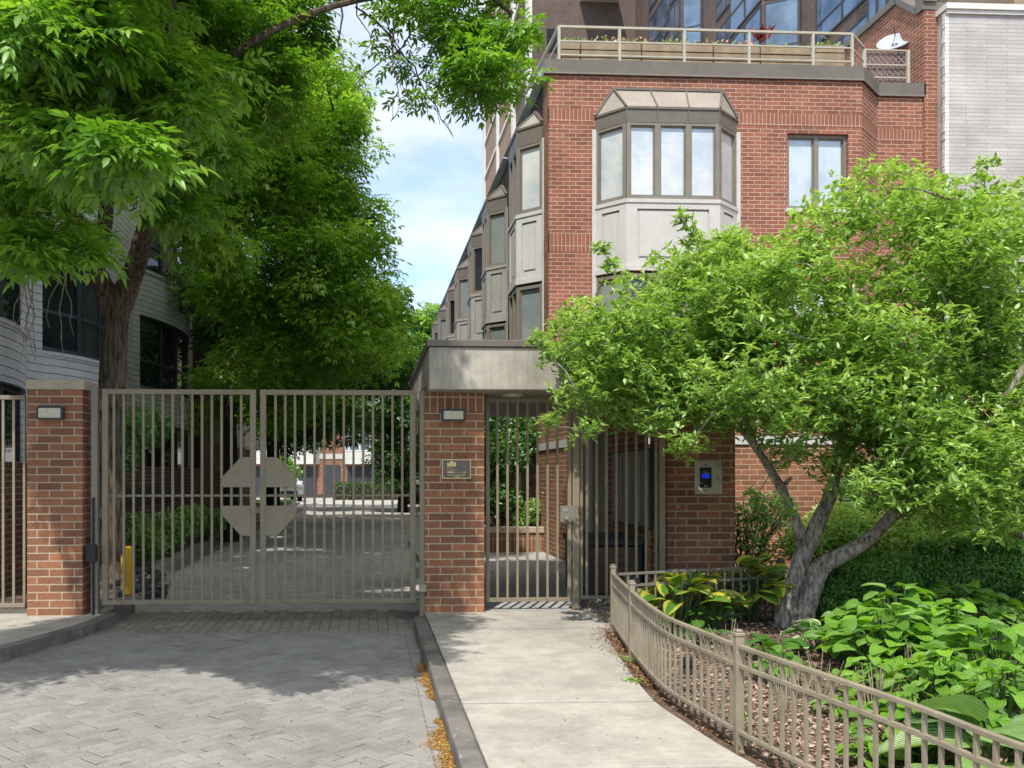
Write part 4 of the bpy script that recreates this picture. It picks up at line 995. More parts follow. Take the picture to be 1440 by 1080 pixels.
# coping
mb=MB(); pts=[(SX-.09,FYH),(xr,FYH),(xr2,18.8),(wx(1300,18.8),18.8)]; po=foff(pts,.05); pi=foff(pts,-.3)
for i in range(3): mb.prism([po[i],po[i+1],pi[i+1],pi[i]],ZC0,ZC1)
mb.build('coping',M['bronze'],t)
mb=MB()
for u in range(1,5):
    x=SX+u*1.55; mb.box(x-.004,x+.004,FYH-.0535,FYH-.04,ZC0+.002,ZC1-.002)
fbox(mb,po[0],po[1],0,flen(po[0],po[1]),ZC0-.03,ZC0,.012,.02); fbox(mb,po[1],po[2],0,flen(po[1],po[2]),ZC0-.03,ZC0,.012,.02); fbox(mb,po[2],po[3],0,flen(po[2],po[3]),ZC0-.03,ZC0,.012,.02)
mb.build('coping_seam',M['frame_taupe'],t)
mb=MB(); mb.prism([(SX+.05,FYH+.3),(xr-.1,FYH+.3),(xr2-.1,19.05),(xe,19.05),(xe,27),(SX+.05,27)],ZC0-.3,ZC0+.06); mb.build('roof_deck',M['roof_gravel'],t)
# right window
for dz in (0,-3.05):
    window(t,(wx0,FYH+.09),(wx1,FYH+.09),0.005,wx1-wx0-.005,wz0+dz+.005,wz1+dz-.005,2,pane='blind_flat' if dz==0 else 'blind',fw=.06)
mb=MB(); mb.box(wx0-.04,wx1+.04,FYH-.05,FYH+.08,wz0-.075,wz0+.003); mb.build('window_sill',M['panel_grey'],t)
# street bay
yb=FYH-.52; fz_=lambda py:wz(945,py,yb)
LV=dict(top=wz(940,128,FYH-.1),eave=fz_(152),fascia=fz_(171),sill=fz_(281),panel=fz_(381),lsill=fz_(381)-1.48,bottom=fz_(381)-2.5)
bay(t,[(bx0+.06,FYH),(wx(881,yb),yb),(wx(1011,yb),yb),(bx1-.06,FYH)],LV,(1,3,1))
# first two bays on the lane side belong to the corner house
LV2=dict(LV)
yn=19.2
LV2['eave']=wz(738,185,yn); LV2['fascia']=wz(738,208,yn); LV2['sill']=wz(738,305,yn); LV2['panel']=wz(738,402,yn); LV2['top']=LV2['eave']+.33; LV2['lsill']=LV2['panel']-1.5; LV2['bottom']=LV2['panel']-2.6
def sidebay(par,ya,po=.47,lo=1.9,pm='panel_grey',panes=('glass_sky','glass_dark','blind_shade'),lower=('glass_grey','glass_dark','blind_shade'),light=False,dz=0):
    lv={k:v+dz for k,v in LV2.items()}
    bay(par,[(SX,ya+lo),(SX-po,ya+lo-po),(SX-po,ya+po),(SX,ya)],lv,(1,2,1),pm,panes,lower,light_roof=light)
sidebay(t,18.68,.46,1.95,'panel_grey',('glass_sky','glass_sky','blind'),('glass_grey','glass_dark','blind_shade'),True)
mb=MB(); 
# sloped metal roof edge on the lane side
mb.prism_dir([(SX-.165,FYH+.302,ZC0+.06),(SX-.03,FYH+.302,ZC0+.36),(SX+.25,FYH+.302,ZC0+.36),(SX+.25,FYH+.302,ZC0-.02)],(0,4.69,0)); mb.build('roof_edge',m_paint('roof_edge',(.42,.52,.72),.3,.08,2,metal=.1),t)
# row houses running back along the lane
ys=[(23.2,27.0,23.55),(27.0,31.4,27.15),(31.4,35.2,31.6),(35.2,39.6,35.4),(39.6,43.2,39.8),(43.2,47.5,43.5)]
names=['second house of the lane row with grey bay and dark eaves','third house of the lane row behind the second bay','fourth house of the lane row halfway along','fifth house of the lane row toward the far end','sixth house of the lane row near the far end','last house of the lane row at the far end']
for k,((ya,ye,yb_),nm) in enumerate(zip(ys,names)):
    r=thing('row_house',nm,'townhouse',(SX+3,(ya+ye)/2,0),group='townhouses in a row along the lane')
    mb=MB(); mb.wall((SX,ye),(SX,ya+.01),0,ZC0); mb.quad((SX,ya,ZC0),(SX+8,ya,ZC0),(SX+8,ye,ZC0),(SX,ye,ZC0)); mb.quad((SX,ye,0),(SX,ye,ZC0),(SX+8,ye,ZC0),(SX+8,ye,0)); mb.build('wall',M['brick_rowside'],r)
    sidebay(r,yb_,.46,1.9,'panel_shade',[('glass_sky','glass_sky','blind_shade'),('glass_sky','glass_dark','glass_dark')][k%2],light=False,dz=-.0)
    mb=MB(); mb.prism_dir([(SX-.165,ya,ZC0+.06),(SX-.03,ya,ZC0+.36),(SX+.25,ya,ZC0+.36),(SX+.25,ya,ZC0-.02)],(0,ye-ya-.01,0)); mb.build('roof_edge',bpy.data.materials['roof_edge'],r)
# ---- roof terrace
RY=18.2; rt=wz(1000,43,RY); 
t=thing('terrace_railing','cream metal railing round the roof terrace of the corner townhouse','railing',(7,RY,ZC1))
pp=[(wx(771,RY)+.1,21.5),(wx(786,RY),RY),(wx(1198,RY),RY),(wx(1214,18.75),18.75)]
mb=MB()
for z,w in ((rt,.055),(ZC1+.44,.03),(ZC1+.16,.03)):
    for a,b in zip(pp,pp[1:]): mb.bar((*a,z),(*b,z),w,.045 if w>.05 else .03)
mb.build('rail',M['rail_cream'],t)
for px in (786,871,962,1053,1143,1198):
    x=wx(px,RY); mb=MB(); mb.box(x-.027,x+.027,RY-.026,RY+.026,ZC1-.02,rt-.02); mb.build('post',M['rail_cream'],t)
x=pp[3][0]; mb=MB(); mb.box(x-.025,x+.025,18.73,18.78,ZC1-.02,rt-.02); mb.build('post',M['rail_cream'],t)
bounds=[788,816,902,1003,1069,1145,1189]
looks=['short wooden roof planter at the left corner of the terrace rail','long weathered roof planter with red and white flowers','weathered wooden roof planter in the middle of the terrace','wooden roof planter left of the red flowering plant','wooden roof planter below the red flowering plant','taller wooden roof planter at the right end of the rail']
for k in range(6):
    PYY=18.55; a,b=wx(bounds[k],PYY)+.012,wx(bounds[k+1],PYY)-.012; top=rt-.10-(0.02 if k!=5 else -.06)
    q=thing('roof_planter',looks[k],'planter',((a+b)/2,PYY,ZC0+.06),group='wooden planters along the roof terrace')
    mb=MB(); nb=5; hh=(top-ZC0-.07)/nb
    for j in range(nb):
        o=random.uniform(0,.012); mb.box(a+random.uniform(0,.01),b-random.uniform(0,.01),PYY-o,PYY+.4+o,ZC0+.07+j*hh,ZC0+.07+(j+1)*hh-.026)
    mb.build('planks',M['wood_grey'],q)
    mb=MB(); mb.box(a+.03,b-.03,PYY+.03,PYY+.36,ZC0+.065,top-.03); mb.build('soil_box',M['soil'],q)
    n=int((b-a)*70); 
    P=np.stack([RNG.uniform(a,b,n),RNG.uniform(PYY+.05,PYY+.3,n),top+np.abs(RNG.normal(0,.05,n))],1); D=rand_dirs(n)+np.array([0,0,.7])
    leaf_object('plants',P,D,rand_dirs(n),RNG.uniform(.05,.11,n),RNG.uniform(.03,.05,n),RNG.uniform(.3,1,n),M['shrub'],q,simple=True)
    if k in (1,2,3): 
        n=int((b-a)*26); P=np.stack([RNG.uniform(a,b,n),RNG.uniform(PYY,PYY+.2,n),top+.03+np.abs(RNG.normal(0,.06,n))],1)
        leaf_object('flower',P,rand_dirs(n),rand_dirs(n),RNG.uniform(.05,.08,n),RNG.uniform(.04,.06,n),RNG.uniform(0,1,n),M['flower'],q,simple=True)['kind']='stuff'
c=W(1068,50,18.75); n=120; t=thing('red_flower_plant','bright red flowering plant above the terrace planters','plant',(c.x,c.y,c.z-.2))
P=np.array(c)+RNG.normal(0,.07,(n,3))*np.array([1.2,1,.8]); P[:,2]-=.05; D=rand_dirs(n)*.7+np.array([.25,0,.9])
leaf_object('flower',P,D,rand_dirs(n),RNG.uniform(.12,.24,n),RNG.uniform(.03,.06,n),RNG.uniform(0,1,n),M['redleaf'],t,simple=True)
mb=MB(); mb.tube([(c.x,c.y,c.z-.75),(c.x,c.y,c.z)],.012,6); mb.build('stem',M['stem_green'],t)
# lattice screen with its rail
LY=18.95; a,b=wx(1213,LY),wx(1275,LY); lz0,lz1=ZC1,wz(1245,72,LY)
t=thing('lattice_screen','dark wooden lattice screen with cream rails on the right roof corner','screen',((a+b)/2,LY,lz0))
mb=MB(); w=b-a; hgt=lz1-lz0; st=.13
k=-hgt
while k<w:
    for sgn in (1,-1):
        x0_,z0_=(k,0); pts_=[]
        u0=max(k,0); u1=min(k+hgt,w)
        if u1-u0<.02: continue
        if sgn>0: p,q=(a+u0,lz0+(u0-k)),(a+u1,lz0+(u1-k))
        else: p,q=(a+u0,lz1-(u0-k)),(a+u1,lz1-(u1-k))
        mb.bar((p[0],LY+.004*sgn,p[1]),(q[0],LY+.004*sgn,q[1]),.006,.042,up=(0,1,0)) if False else mb.prism_dir([(p[0],LY+.005*sgn,p[1]-.028),(p[0],LY+.005*sgn,p[1]+.028),(q[0],LY+.005*sgn,q[1]+.028),(q[0],LY+.005*sgn,q[1]-.028)],(0,.006,0))
    k+=st
mb.build('lattice',M['lattice'],t)
mb=MB()
for z in (lz1,lz0+hgt*.58,lz0+hgt*.22): mb.bar((a,LY-.05,z),(b,LY-.05,z),.022,.026)
mb.box(b-.04,b+.02,LY-.09,LY-.02,lz0-.01,lz1); mb.box(a-.02,a+.03,LY-.09,LY-.02,lz0-.01,lz1); mb.build('rail',M['rail_cream'],t)
# satellite dish
c=W(1258,63,19.6); t=thing('satellite_dish','pale grey satellite dish behind the roof lattice','satellite dish',(c.x,c.y,c.z-.8))
mb=MB(); i0=len(mb.v); ax=Vector((-.45,-.62,.64)).normalized(); e1=ax.cross(Vector((0,0,1))).normalized(); e2=ax.cross(e1); Cc=Vector(c)
rings=6; seg=24; mb.v.append(tuple(Cc))
for r_ in range(1,rings+1):
    rr=.36*r_/rings
    for s_ in range(seg):
        an=2*math.pi*s_/seg; mb.v.append(tuple(Cc+e1*math.cos(an)*rr+e2*math.sin(an)*rr*.9+ax*(rr*rr*.7)))
for s_ in range(seg): mb._f((i0,i0+1+s_,i0+1+(s_+1)%seg))
for r_ in range(rings-1):
    for s_ in range(seg): p=i0+1+r_*seg+s_; q=i0+1+r_*seg+(s_+1)%seg; mb._f((p,q,q+seg,p+seg))
mb.build('dish',M['dish'],t,smooth=True)
mb=MB(); mb.tube([(c.x+.08,c.y,c.z-.85),(c.x+.08,c.y,c.z-.05)],.025,8); mb.build('mast',M['frame_taupe'],t)
mb=MB(); mb.tube([Cc-e2*.33,Cc+ax*.38-e2*.1],.012,6); mb.build('feed_arm',M['charcoal'],t)
# ---- party wall house
t=thing('brick_house','red brick house with stepped party wall rising behind the terrace','house',(12.2,21,0))
XA=wx(1300,18.75); XB=wx(1327,18.75)
prof=[(18.75,0),(18.75,wz(1303,14,18.75)),(19.0,wz(1303,14,18.75)),(19.75,12.05),(27,12.05),(27,0)]
mb=MB(); mb.prism_dir([(XA,y,z) for y,z in prof],(XB-XA+.3,0,0)); mb.build('wall',M['brick_house'],t)
mb=MB(); 
cp=prof[1:5]
for (p,q) in zip(cp,cp[1:]): mb.prism_dir([(XA-.06,p[0]-.02,p[1]+.003),(XA-.06,q[0]+.0,q[1]+.003),(XA-.06,q[0],q[1]+.16),(XA-.06,p[0]-.02,p[1]+.16)],(XB-XA+.36,0,0))
mb.build('coping',M['bronze'],t)
zc=wz(1303,14,18.75); mb=MB(); mb.box(XA-.05,XA+.24,18.68,19.0,zc+.16,zc+.42); mb.build('cap',M['bronze'],t)
# ---- grey painted brick building
GYY=18.45; xg=wx(1331,GYY); zg=wz(1390,8,GYY)
t=thing('grey_building','pale grey painted brick building at the right edge','building',(xg+3,GYY+3,0))
mb=MB(); mb.wall((xg,GYY),(xg+9,GYY),0,zg-.12); mb.wall((xg,26),(xg,GYY),0,zg-.12); mb.build('wall',M['brick_grey'],t)
mb=MB(); mb.box(xg-.05,xg+9,GYY-.09,GYY+.4,zg-.12,zg+.0); mb.box(xg-.02,xg+9,GYY-.05,GYY-.005,zg-.2,zg-.122); mb.build('coping',M['white_paint'],t)
# rough corner trim
mb=MB()
z=0
while z<zg-.2: mb.box(xg-.028-random.uniform(0,.02),xg+.05,GYY-.004,GYY+.09,z,z+.074); z+=.0813
mb.build('corner_quoin',M['white_paint'],t)

# ================================================================== HIGH RISE
t=thing('apartment_tower','brown brick apartment tower with glass bays behind the townhouse','tower',(24,50,0))
TX=wx(893,60); TY=60.0; TX2=wx(748,TY); TH=75
mb=MB(); mb.box(TX,TX+16,27.5,TY-.05,0,TH); mb.build('wing',M['brick_tower'],t)
mb=MB(); mb.box(TX2,TX+16,TY,TY+24,0,TH); mb.build('main_block',M['brick_tower'],t)
mb=MB(); mb.box(TX+.2,TX+12,24.5,27.45,0,17.2); mb.build('lower_wing',M['brick_tan'],t)
mb=MB(); mb.box(TX2-.25,TX2+.0,TY-.12,TY+1.1,0,TH)
for yy in (66.5,74.5,83.2): mb.box(TX2-.25,TX2-.01,yy,yy+.8,0,TH)
for k in range(24): mb.box(TX2-.2,TX2-.012,TY+1.1,TY+24,k*3.1+1,k*3.1+1.28)
mb.box(TX2+3.2,TX-1.2,TY-1.8,TY-.01,33.2,33.55); mb.build('concrete_frame',M['white_paint'],t)
mb=MB(); mb.box(TX2-.09,TX2-.013,TY+7,TY+24,0,TH); mb.build('tan_panel',M['brick_tan'],t)
a,b=W(769,70,TY-.1),W(785,39,TY-.1); mb=MB()
for k in range(14): z=a.z+(b.z-a.z)*k/14; mb.prism_dir([(a.x,TY-.12,z),(a.x,TY-.02,z+.1),(a.x,TY-.02,z+.14)],(b.x-a.x,0,0))
mb.build('louvre',M['charcoal'],t)
# glazed bays on the lane-facing wing
by=[(57.0,51.8,.0,1),(50.6,47.6,1.0,2),(45.8,43.0,.0,1),(41.6,36.6,1.3,2),(35.4,31.2,.0,2),(30.6,28.2,.9,1)]
for (y1,y0,pr,nl) in by:
    if pr>0:
        mb=MB(); mb.prism([(TX+.2,y1),(TX-pr,y1-pr*.6),(TX-pr,y0+pr*.6),(TX+.2,y0)],0,TH); mb.build('bay_core',M['brick_tower'],t)
    for fl in range(4,12):
        z0=fl*3.1-.2
        if pr>0:
            pts=[(TX,y1),(TX-pr,y1-pr*.6),(TX-pr,y0+pr*.6),(TX,y0)]
            for p,q,n_ in ((pts[1],pts[2],2),(pts[2],pts[3],1)):
                window(t,p,q,.06,flen(p,q)-.06,z0+.02,z0+2.95,n_,'charcoal','glass_sky',.09,z0+1.0,.05,-.03)
        else:
            window(t,(TX,y1),(TX,y0),.1,y1-y0-.1,z0+.2,z0+2.75,max(2,int((y1-y0)/1.4)),'charcoal','glass_sky',.09,z0+.95,.05,-.03)
# ================================================================== LEFT BUILDING (grey horizontal boards, bowed windows)
BX=-5.75
t=thing('bowed_grey_building','grey banded building with curved dark windows behind the ash tree','building',(BX-4,18,0))
bows=[(12.9,2.2,.72),(17.75,1.85,.66),(25.6,3.0,.62)]
def bowx(y):
    for c,h,d in bows:
        if abs(y-c)<h: 
            return BX+d*math.cos((y-c)/h*math.pi/2)**.75
    return BX
yy=8.0; foot=[]
while yy<30.01: foot.append((bowx(yy),yy)); yy+=.25
bands=[(0,1.45,0),(1.45,2.75,1),(2.75,3.62,0),(3.62,5.45,1),(5.45,6.6,0),(6.6,8.4,1),(8.4,13,0)]
mb=MB()
def isw(y): return any(abs(y-c)<h*.92 for c,h,d in bows)
for (p,q) in zip(foot,foot[1:]):
    ym=(p[1]+q[1])/2
    for (z0,z1,win) in bands:
        if win and isw(ym): continue
        mb.quad((q[0],q[1],z0),(p[0],p[1],z0),(p[0],p[1],z1),(q[0],q[1],z1))
mb.quad((foot[0][0],8.0,0),(-12,8.0,0),(-12,8.0,13),(foot[0][0],8.0,13)); mb.quad((foot[-1][0],30,0),(-12,30,0),(-12,30,13),(foot[-1][0],30,13))
mb.build('wall',M['siding'],t)
for (c,h,d) in bows:
    for (z0,z1,win) in bands:
        if not win: continue
        npan=4 if h<2.5 else 5; ysb=[c-h*.92+2*h*.92*k/npan for k in range(npan+1)]
        f=MB(); ins=-.12
        for k in range(npan):
            p=(bowx(ysb[k+1])+ins,ysb[k+1]); q=(bowx(ysb[k])+ins,ysb[k]); ln=flen(p,q)
            a_,b_=q,p   # normal must face the lane (+x)
            fbox(f,a_,b_,-.03,.045,z0,z1,.05,.06); fbox(f,a_,b_,ln-.045,ln+.03,z0,z1,.048,.06)
            fbox(f,a_,b_,.045,ln-.045,z0,z0+.09,.045,.05); fbox(f,a_,b_,.045,ln-.045,z1-.09,z1,.045,.05)
            if z1-z0>1.5: fbox(f,a_,b_,.045,ln-.045,z0+.68,z0+.75,.043,.05)
        fo_=f.build('window',M['frame_dark'],t)
        for k in range(npan):
            p=(bowx(ysb[k+1])+ins,ysb[k+1]); q=(bowx(ysb[k])+ins,ysb[k]); g=MB()
            g.quad((q[0],q[1],z0),(p[0],p[1],z0),(p[0],p[1],z1),(q[0],q[1],z1)); g.build('pane',M['glass_dark'] if (k+int(c))%3 else M['glass_grey'],fo_)
        g=MB(); g.prism([(bowx(y)+.03,y) for y in np.linspace(c-h*.98,c+h*.98,14)]+[(BX-.5,c+h*.98),(BX-.5,c-h*.98)],z0-.06,z0+.0); g.build('window_sill',M['siding'],t)
        g=MB(); g.prism([(bowx(y)-.004,y) for y in np.linspace(c-h*.99,c+h*.99,20)]+[(BX-.5,c+h*.99),(BX-.5,c-h*.99)],z1-.03,z1+.01); g.build('window_head',M['frame_dark'],t)
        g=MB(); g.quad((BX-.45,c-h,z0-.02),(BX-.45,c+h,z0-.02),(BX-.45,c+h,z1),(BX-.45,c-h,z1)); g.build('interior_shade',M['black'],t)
# red brick building behind it
t=thing('brick_apartment_house','red brick apartment house with pale bays farther up the lane','building',(-9,36,0))
mb=MB(); mb.wall((BX+.3,30.3),(BX+.3,44),0,11); mb.wall((BX-3,30.3),(BX+.3,30.3),0,11); mb.build('wall',M['brick_dark'],t)
for k,y in enumerate((33.0,37.2,41.4)):
    for z in (2.6,5.7):
        mb=MB(); mb.box(BX+.29,BX+.85,y-.9,y+.9,z,z+.9); mb.build('bay_panel',M['panel_grey'],t)
        window(t,(BX+.85,y-.85),(BX+.85,y+.85),0,1.7,z+.9,z+2.3,2,'frame_dark','glass_sky',.07)
        window(t,(BX+.32,y-.85),(BX+.85,y-.85),0,.53,z+.9,z+2.3,1,'frame_dark','glass_sky',.07)
# low brick wall
t=thing('brick_wall','long low brick garden wall along the left planting bed','wall',(-4.6,20,0))
mb=MB(); mb.box(-4.78,-4.56,11.4,30,-.1,1.56); mb.build('brickwork',M['brick_dark'],t)
mb=MB(); mb.box(-4.80,-4.54,11.38,30.02,1.562,1.63); mb.build('coping',M['brick_dark'],t)
mb=MB(); mb.box(-4.56,-4.44,14.2,21.2,.93,1.22); mb.build('dark_trough',M['black'],t)
# yellow bollards
c=G(181,833,-.02); t=thing('bollard','yellow steel bollard just behind the left gate leaf','bollard',(c.x,c.y,-.02))
hB=wz(181,768,c.y)
mb=MB(); mb.tube([(c.x,c.y,-.1),(c.x,c.y,hB-.02),(c.x,c.y,hB)],[.048,.048,.035],16); mb.build('pole',M['yellow'],t,smooth=False)
c2=(c.x-.085,c.y+.1); t=thing('bollard','shorter yellow bollard with dark slanted top beside the taller one','bollard',(c2[0],c2[1],-.02))
mb=MB(); mb.tube([(c2[0],c2[1],-.1),(c2[0],c2[1],hB-.10)],.038,16); mb.build('pole',M['yellow'],t)
mb=MB(); mb.prism_dir([(c2[0]-.04,c2[1]-.05,hB-.10),(c2[0]+.06,c2[1]-.05,hB-.10),(c2[0]+.06,c2[1]-.05,hB+.03)],(0,.1,0)); mb.build('cap',M['black'],t)

# ================================================================== END OF THE LANE
EY=62.0; x0,x1=-9.5,9.0
t=thing('lane_end_house','red brick townhouse block with white bays closing the far end of the lane','townhouse',(0,EY+3,0))
mb=MB(); mb.wall((x0,EY),(x1,EY),0,8.2); mb.build('wall',M['brick_house'],t)
mb=MB(); mb.prism_dir([(x0,EY-.35,8.15),(x0,EY+4,11),(x0,EY+8,8.15)],(x1-x0,0,0)); mb.build('roof',M['roof_brown'],t)
mb=MB(); mb.box(x0,x1,EY-.06,EY+.02,2.55,2.9); mb.build('stone_band',M['panel_grey'],t)
ctr=[wx(p,EY) for p in (372,428,506,560,615)]
for k,c in enumerate(ctr):
    for zz in (2.2,5.3):
        pts=[(c-1.05,EY),(c-.75,EY-.6),(c+.75,EY-.6),(c+1.05,EY)]
        mb=MB(); mb.prism(pts,zz,zz+.85); mb.build('bay_panel',M['white_paint'],t)
        for p,q in zip(pts,pts[1:]): window(t,p,q,0,flen(p,q),zz+.86,zz+2.3,2 if flen(p,q)>1 else 1,'white_paint','glass_sky',.08)
        mb=MB(); mb.prism(foff(pts,.05)+[pts[3],pts[0]],zz+2.31,zz+2.6); mb.build('bay_roof',M['bronze'],t)
for k in range(4):
    c=(ctr[k]+ctr[k+1])/2
    mb=MB(); mb.box(c-.55,c+.55,EY-.06,EY-.03,0,2.15); d_=mb.build('door',M['frame_dark'],t)
    mb=MB(); mb.lathe((c+.75,EY-.12,1.7),[(.05,0),(.09,.06),(.07,.18)],8); mb.build('lantern',M['lamp_glass'],t)
for c in ctr:
    mb=MB(); mb.box(c-.85,c+.85,EY-.05,EY-.02,0,2.0); mb.build('garage_door',M['charcoal'],t)
# dark hedge at the end
n=9000; hx0,hx1=wx(470,57),wx(600,57); P=np.stack([RNG.uniform(hx0,hx1,n),RNG.uniform(56.5,57.6,n),RNG.uniform(0,1.0,n)],1)
t=thing('hedge','dark clipped hedge in front of the far brick houses','hedge',((hx0+hx1)/2,57,0))
leaf_object('leaves',P,rand_dirs(n),rand_dirs(n),RNG.uniform(.08,.16,n),RNG.uniform(.05,.09,n),RNG.uniform(0,.5,n),M['shrub_dark'],t,simple=True)
mb=MB(); mb.box(hx0+.05,hx1-.05,56.65,57.45,-.1,.85); mb.build('inner_twigs',M['twig'],t)
# cars
def car(name,label,loc,yaw,paint):
    t=thing(name,label,'car',loc); t.rotation_euler=(0,0,yaw)
    def part(mb,nm,mat,par=t,**k):
        o=mb.build(nm,mat,None,**k); o.parent=par; return o
    prof=[(-2.2,.35),(-2.22,.75),(-2.1,.95),(-1.2,1.08),(-.45,1.50),(1.0,1.52),(1.75,1.1),(2.1,1.02),(2.2,.7),(2.15,.32)]   # front at -x
    i=MB(); W2=.88
    def lo(z): return W2 if z<1.1 else W2-.17*(z-1.1)/.42
    nP=len(prof)
    for s in (-1,1):
        for (x,z) in prof: i.v.append((x,s*lo(z),z))
    for k in range(nP): i._f((k,(k+1)%nP,nP+(k+1)%nP,nP+k))
    i._f(tuple(range(nP))); i._f(tuple(nP+k for k in reversed(range(nP))))
    part(i,'body',paint,bevel=.06,seg=3)
    g=MB(); g.quad((-1.17,-.70,1.11),(-1.17,.70,1.11),(-.50,.62,1.485),(-.50,-.62,1.485)); 
    for v in range(len(g.v)): g.v[v]=(g.v[v][0]-.02,g.v[v][1],g.v[v][2]+.02)
    part(g,'windscreen',M['glass_sky'])
    g=MB(); g.quad((1.72,-.68,1.14),(1.72,.68,1.14),(1.05,.62,1.49),(1.05,-.62,1.49)); g.v=[(x+.03,y,z+.02) for x,y,z in g.v]; part(g,'rear_window',M['glass_dark'])
    for s in (-1,1):
        g=MB(); g.quad((-.95,s*.885,1.12),(1.4,s*.885,1.12),(.95,s*.755,1.46),(-.42,s*.755,1.46)); part(g,'side_window',M['glass_dark'])
        g=MB(); g.box(-2.25,-2.05,s*.62-.2,s*.62+.2,.68,.84); part(g,'headlight',M['lamp_glass'],bevel=.03)
        g=MB(); g.box(2.05,2.22,s*.65-.16,s*.65+.16,.78,.95); part(g,'tail_light',M['red_light'],bevel=.03)
        g=MB(); g.box(-.85,-.68,s*.98-.1,s*.98+.1,1.05,1.2); part(g,'mirror',paint,bevel=.03)
        for x in (-1.35,1.35):
            w=MB(); w.tube([(x,s*.68,.32),(x,s*.90,.32)],.32,18); wh=part(w,'wheel',M['rubber'])
            w=MB(); w.tube([(x,s*.895,.32),(x,s*.915,.32)],.2,14); part(w,'rim',M['steel'],wh)
    g=MB(); g.box(-2.27,-2.15,-.5,.5,.42,.62); part(g,'grille',M['black'])
    g=MB(); g.box(-2.26,-2.12,-.8,.8,.28,.38); part(g,'bumper',M['charcoal'])
    return t
c=G(406,699,gz); c.y=min(c.y,56); car('parked_car','white car parked nose out beside the far lawn island',(wx(398,55.5),55.5,gz+.0),R(90+14),M['car_white'])
car('parked_car','black car parked at the right side of the far lane',(wx(590,42),42,gz),R(90),M['car_dark'])

# ================================================================== PLANTS
def broadleaf(t,base,n,Ln,Wd,h,spread,mat,seed,petal=None,arch=.55,cup=.22,heart=False,stems=True,elev=(.2,1.1),name='leaves'):
    rng=np.random.default_rng(seed); V=[];Fc=[];UV=[];lv=[]
    st=MB(); nu,nv=9,5
    for k in range(n):
        az=rng.uniform(0,6.283); rr=rng.uniform(0,1)**.6; ll=Ln*rng.uniform(.7,1.2); ww=Wd*rng.uniform(.75,1.2)
        b=Vector(base)+Vector((math.cos(az),math.sin(az),0))*spread*rr; hz=h*(1.05-.55*rr)*rng.uniform(.7,1.1); b.z+=hz
        root=Vector(base)+Vector((math.cos(az),math.sin(az),0))*spread*.25*rr
        az2=az+rng.normal(0,.45); el=rng.uniform(*elev)*(1-.6*rr)
        d=Vector((math.cos(az2)*math.cos(el),math.sin(az2)*math.cos(el),math.sin(el))); sd=Vector((-math.sin(az2),math.cos(az2),0)); sd=(sd+Vector((0,0,rng.normal(0,.25)))).normalized(); up=sd.cross(d)*-1
        if up.z<0: up=-up
        i0=len(V); vv=float(np.clip(rng.normal(.5,.22),0,1)); rip=rng.uniform(0,6)
        for a in range(nu):
            s=a/(nu-1)
            prof=math.sin(math.pi*min(1,(s*.93+.07)**(.66 if heart else .78)))**.62
            if a==nu-1: prof=.0
            for c in range(nv):
                q=c/(nv-1)*2-1
                ang=arch*s*1.6
                pos=b+d*(math.sin(ang)/max(arch*1.6,.01))*ll+up*(-(1-math.cos(ang))/max(arch*1.6,.01))*ll
                pos+=sd*q*prof*ww/2+up*(abs(q)**1.4*cup*prof*ww*.5+.05*ww*math.sin(q*5+s*6+rip)*abs(q))
                V.append(tuple(pos)); UV.append((s,q*.5+.5))
        for a in range(nu-1):
            for c in range(nv-1):
                w=i0+a*nv+c; Fc.append((w,w+1,w+nv+1,w+nv)); lv.append(vv)
        if stems: 
            mid_=root.lerp(b,.55)+Vector((0,0,hz*.12)); st.tube([root,mid_,b],[.006,.005,.004],5,cap=False)
    me=bpy.data.meshes.new(name); lp=parent_world(t); me.from_pydata([tuple(Vector(v)-lp) for v in V],[],Fc)
    ul=me.uv_layers.new(name='UVMap'); idx=np.zeros(len(me.loops),np.int32); me.loops.foreach_get('vertex_index',idx); ul.data.foreach_set('uv',np.array(UV,np.float32)[idx].ravel())
    a=me.attributes.new('lv','FLOAT','FACE'); a.data.foreach_set('value',np.array(lv,np.float32)); me.materials.append(mat)
    me.polygons.foreach_set('use_smooth',[True]*len(me.polygons))
    o=bpy.data.objects.new(name,me); COL.objects.link(o); o.parent=t
    if stems: st.build('stems',M['stem_green'],t)
def plant(name,label,cat,base,grp=None): return thing(name,label,cat,base,grp)
def broad(name,label,cat,px,py,n,Ln,Wd,h,sp,mat,seed,grp=None,**k):
    g=G(px,py,0) ; t=thing(name,label,cat,g,grp); broadleaf(t,g,n,Ln,Wd,h,sp,M[mat],seed,**k); return t
broad('hosta','gold edged hosta at the top of the curved fence','hosta',958,882,46,.29,.20,.50,.34,'hosta_gold',3,'gold edged hostas')
broad('hosta','gold edged hosta left of the crabapple trunk','hosta',1050,872,46,.30,.21,.56,.34,'hosta_gold',4,'gold edged hostas')
broad('garden_plant','small green leafy plant between the two gold hostas','plant',1003,884,60,.10,.075,.30,.22,'hosta_green',5)
broad('hosta','small white edged hosta at the foot of the crabapple','hosta',1155,918,16,.19,.125,.26,.22,'hosta_white',6)
broad('hosta','lime green hosta behind fence in front of trunk','hosta',1082,925,22,.15,.12,.17,.16,'hosta_green',7)
broad('hosta','pale lime hosta below the left gold hosta','hosta',985,905,9,.16,.12,.16,.15,'hosta_green',8)
hy=[(1250,948,'broad lime leaved hydrangea right of the white edged hosta',.46,.42,95),(1262,925,'tall lime hydrangea in the middle of the garden bed',.55,.48,120),(1340,950,'large lime hydrangea near the right edge',.52,.48,120),(1410,985,'lime hydrangea cut by the right picture edge',.5,.45,100),(1350,895,'lime hydrangea at the back against the yew hedge',.5,.5,100),(1195,935,'small lime hydrangea nearest the trunk front',.34,.24,40)]
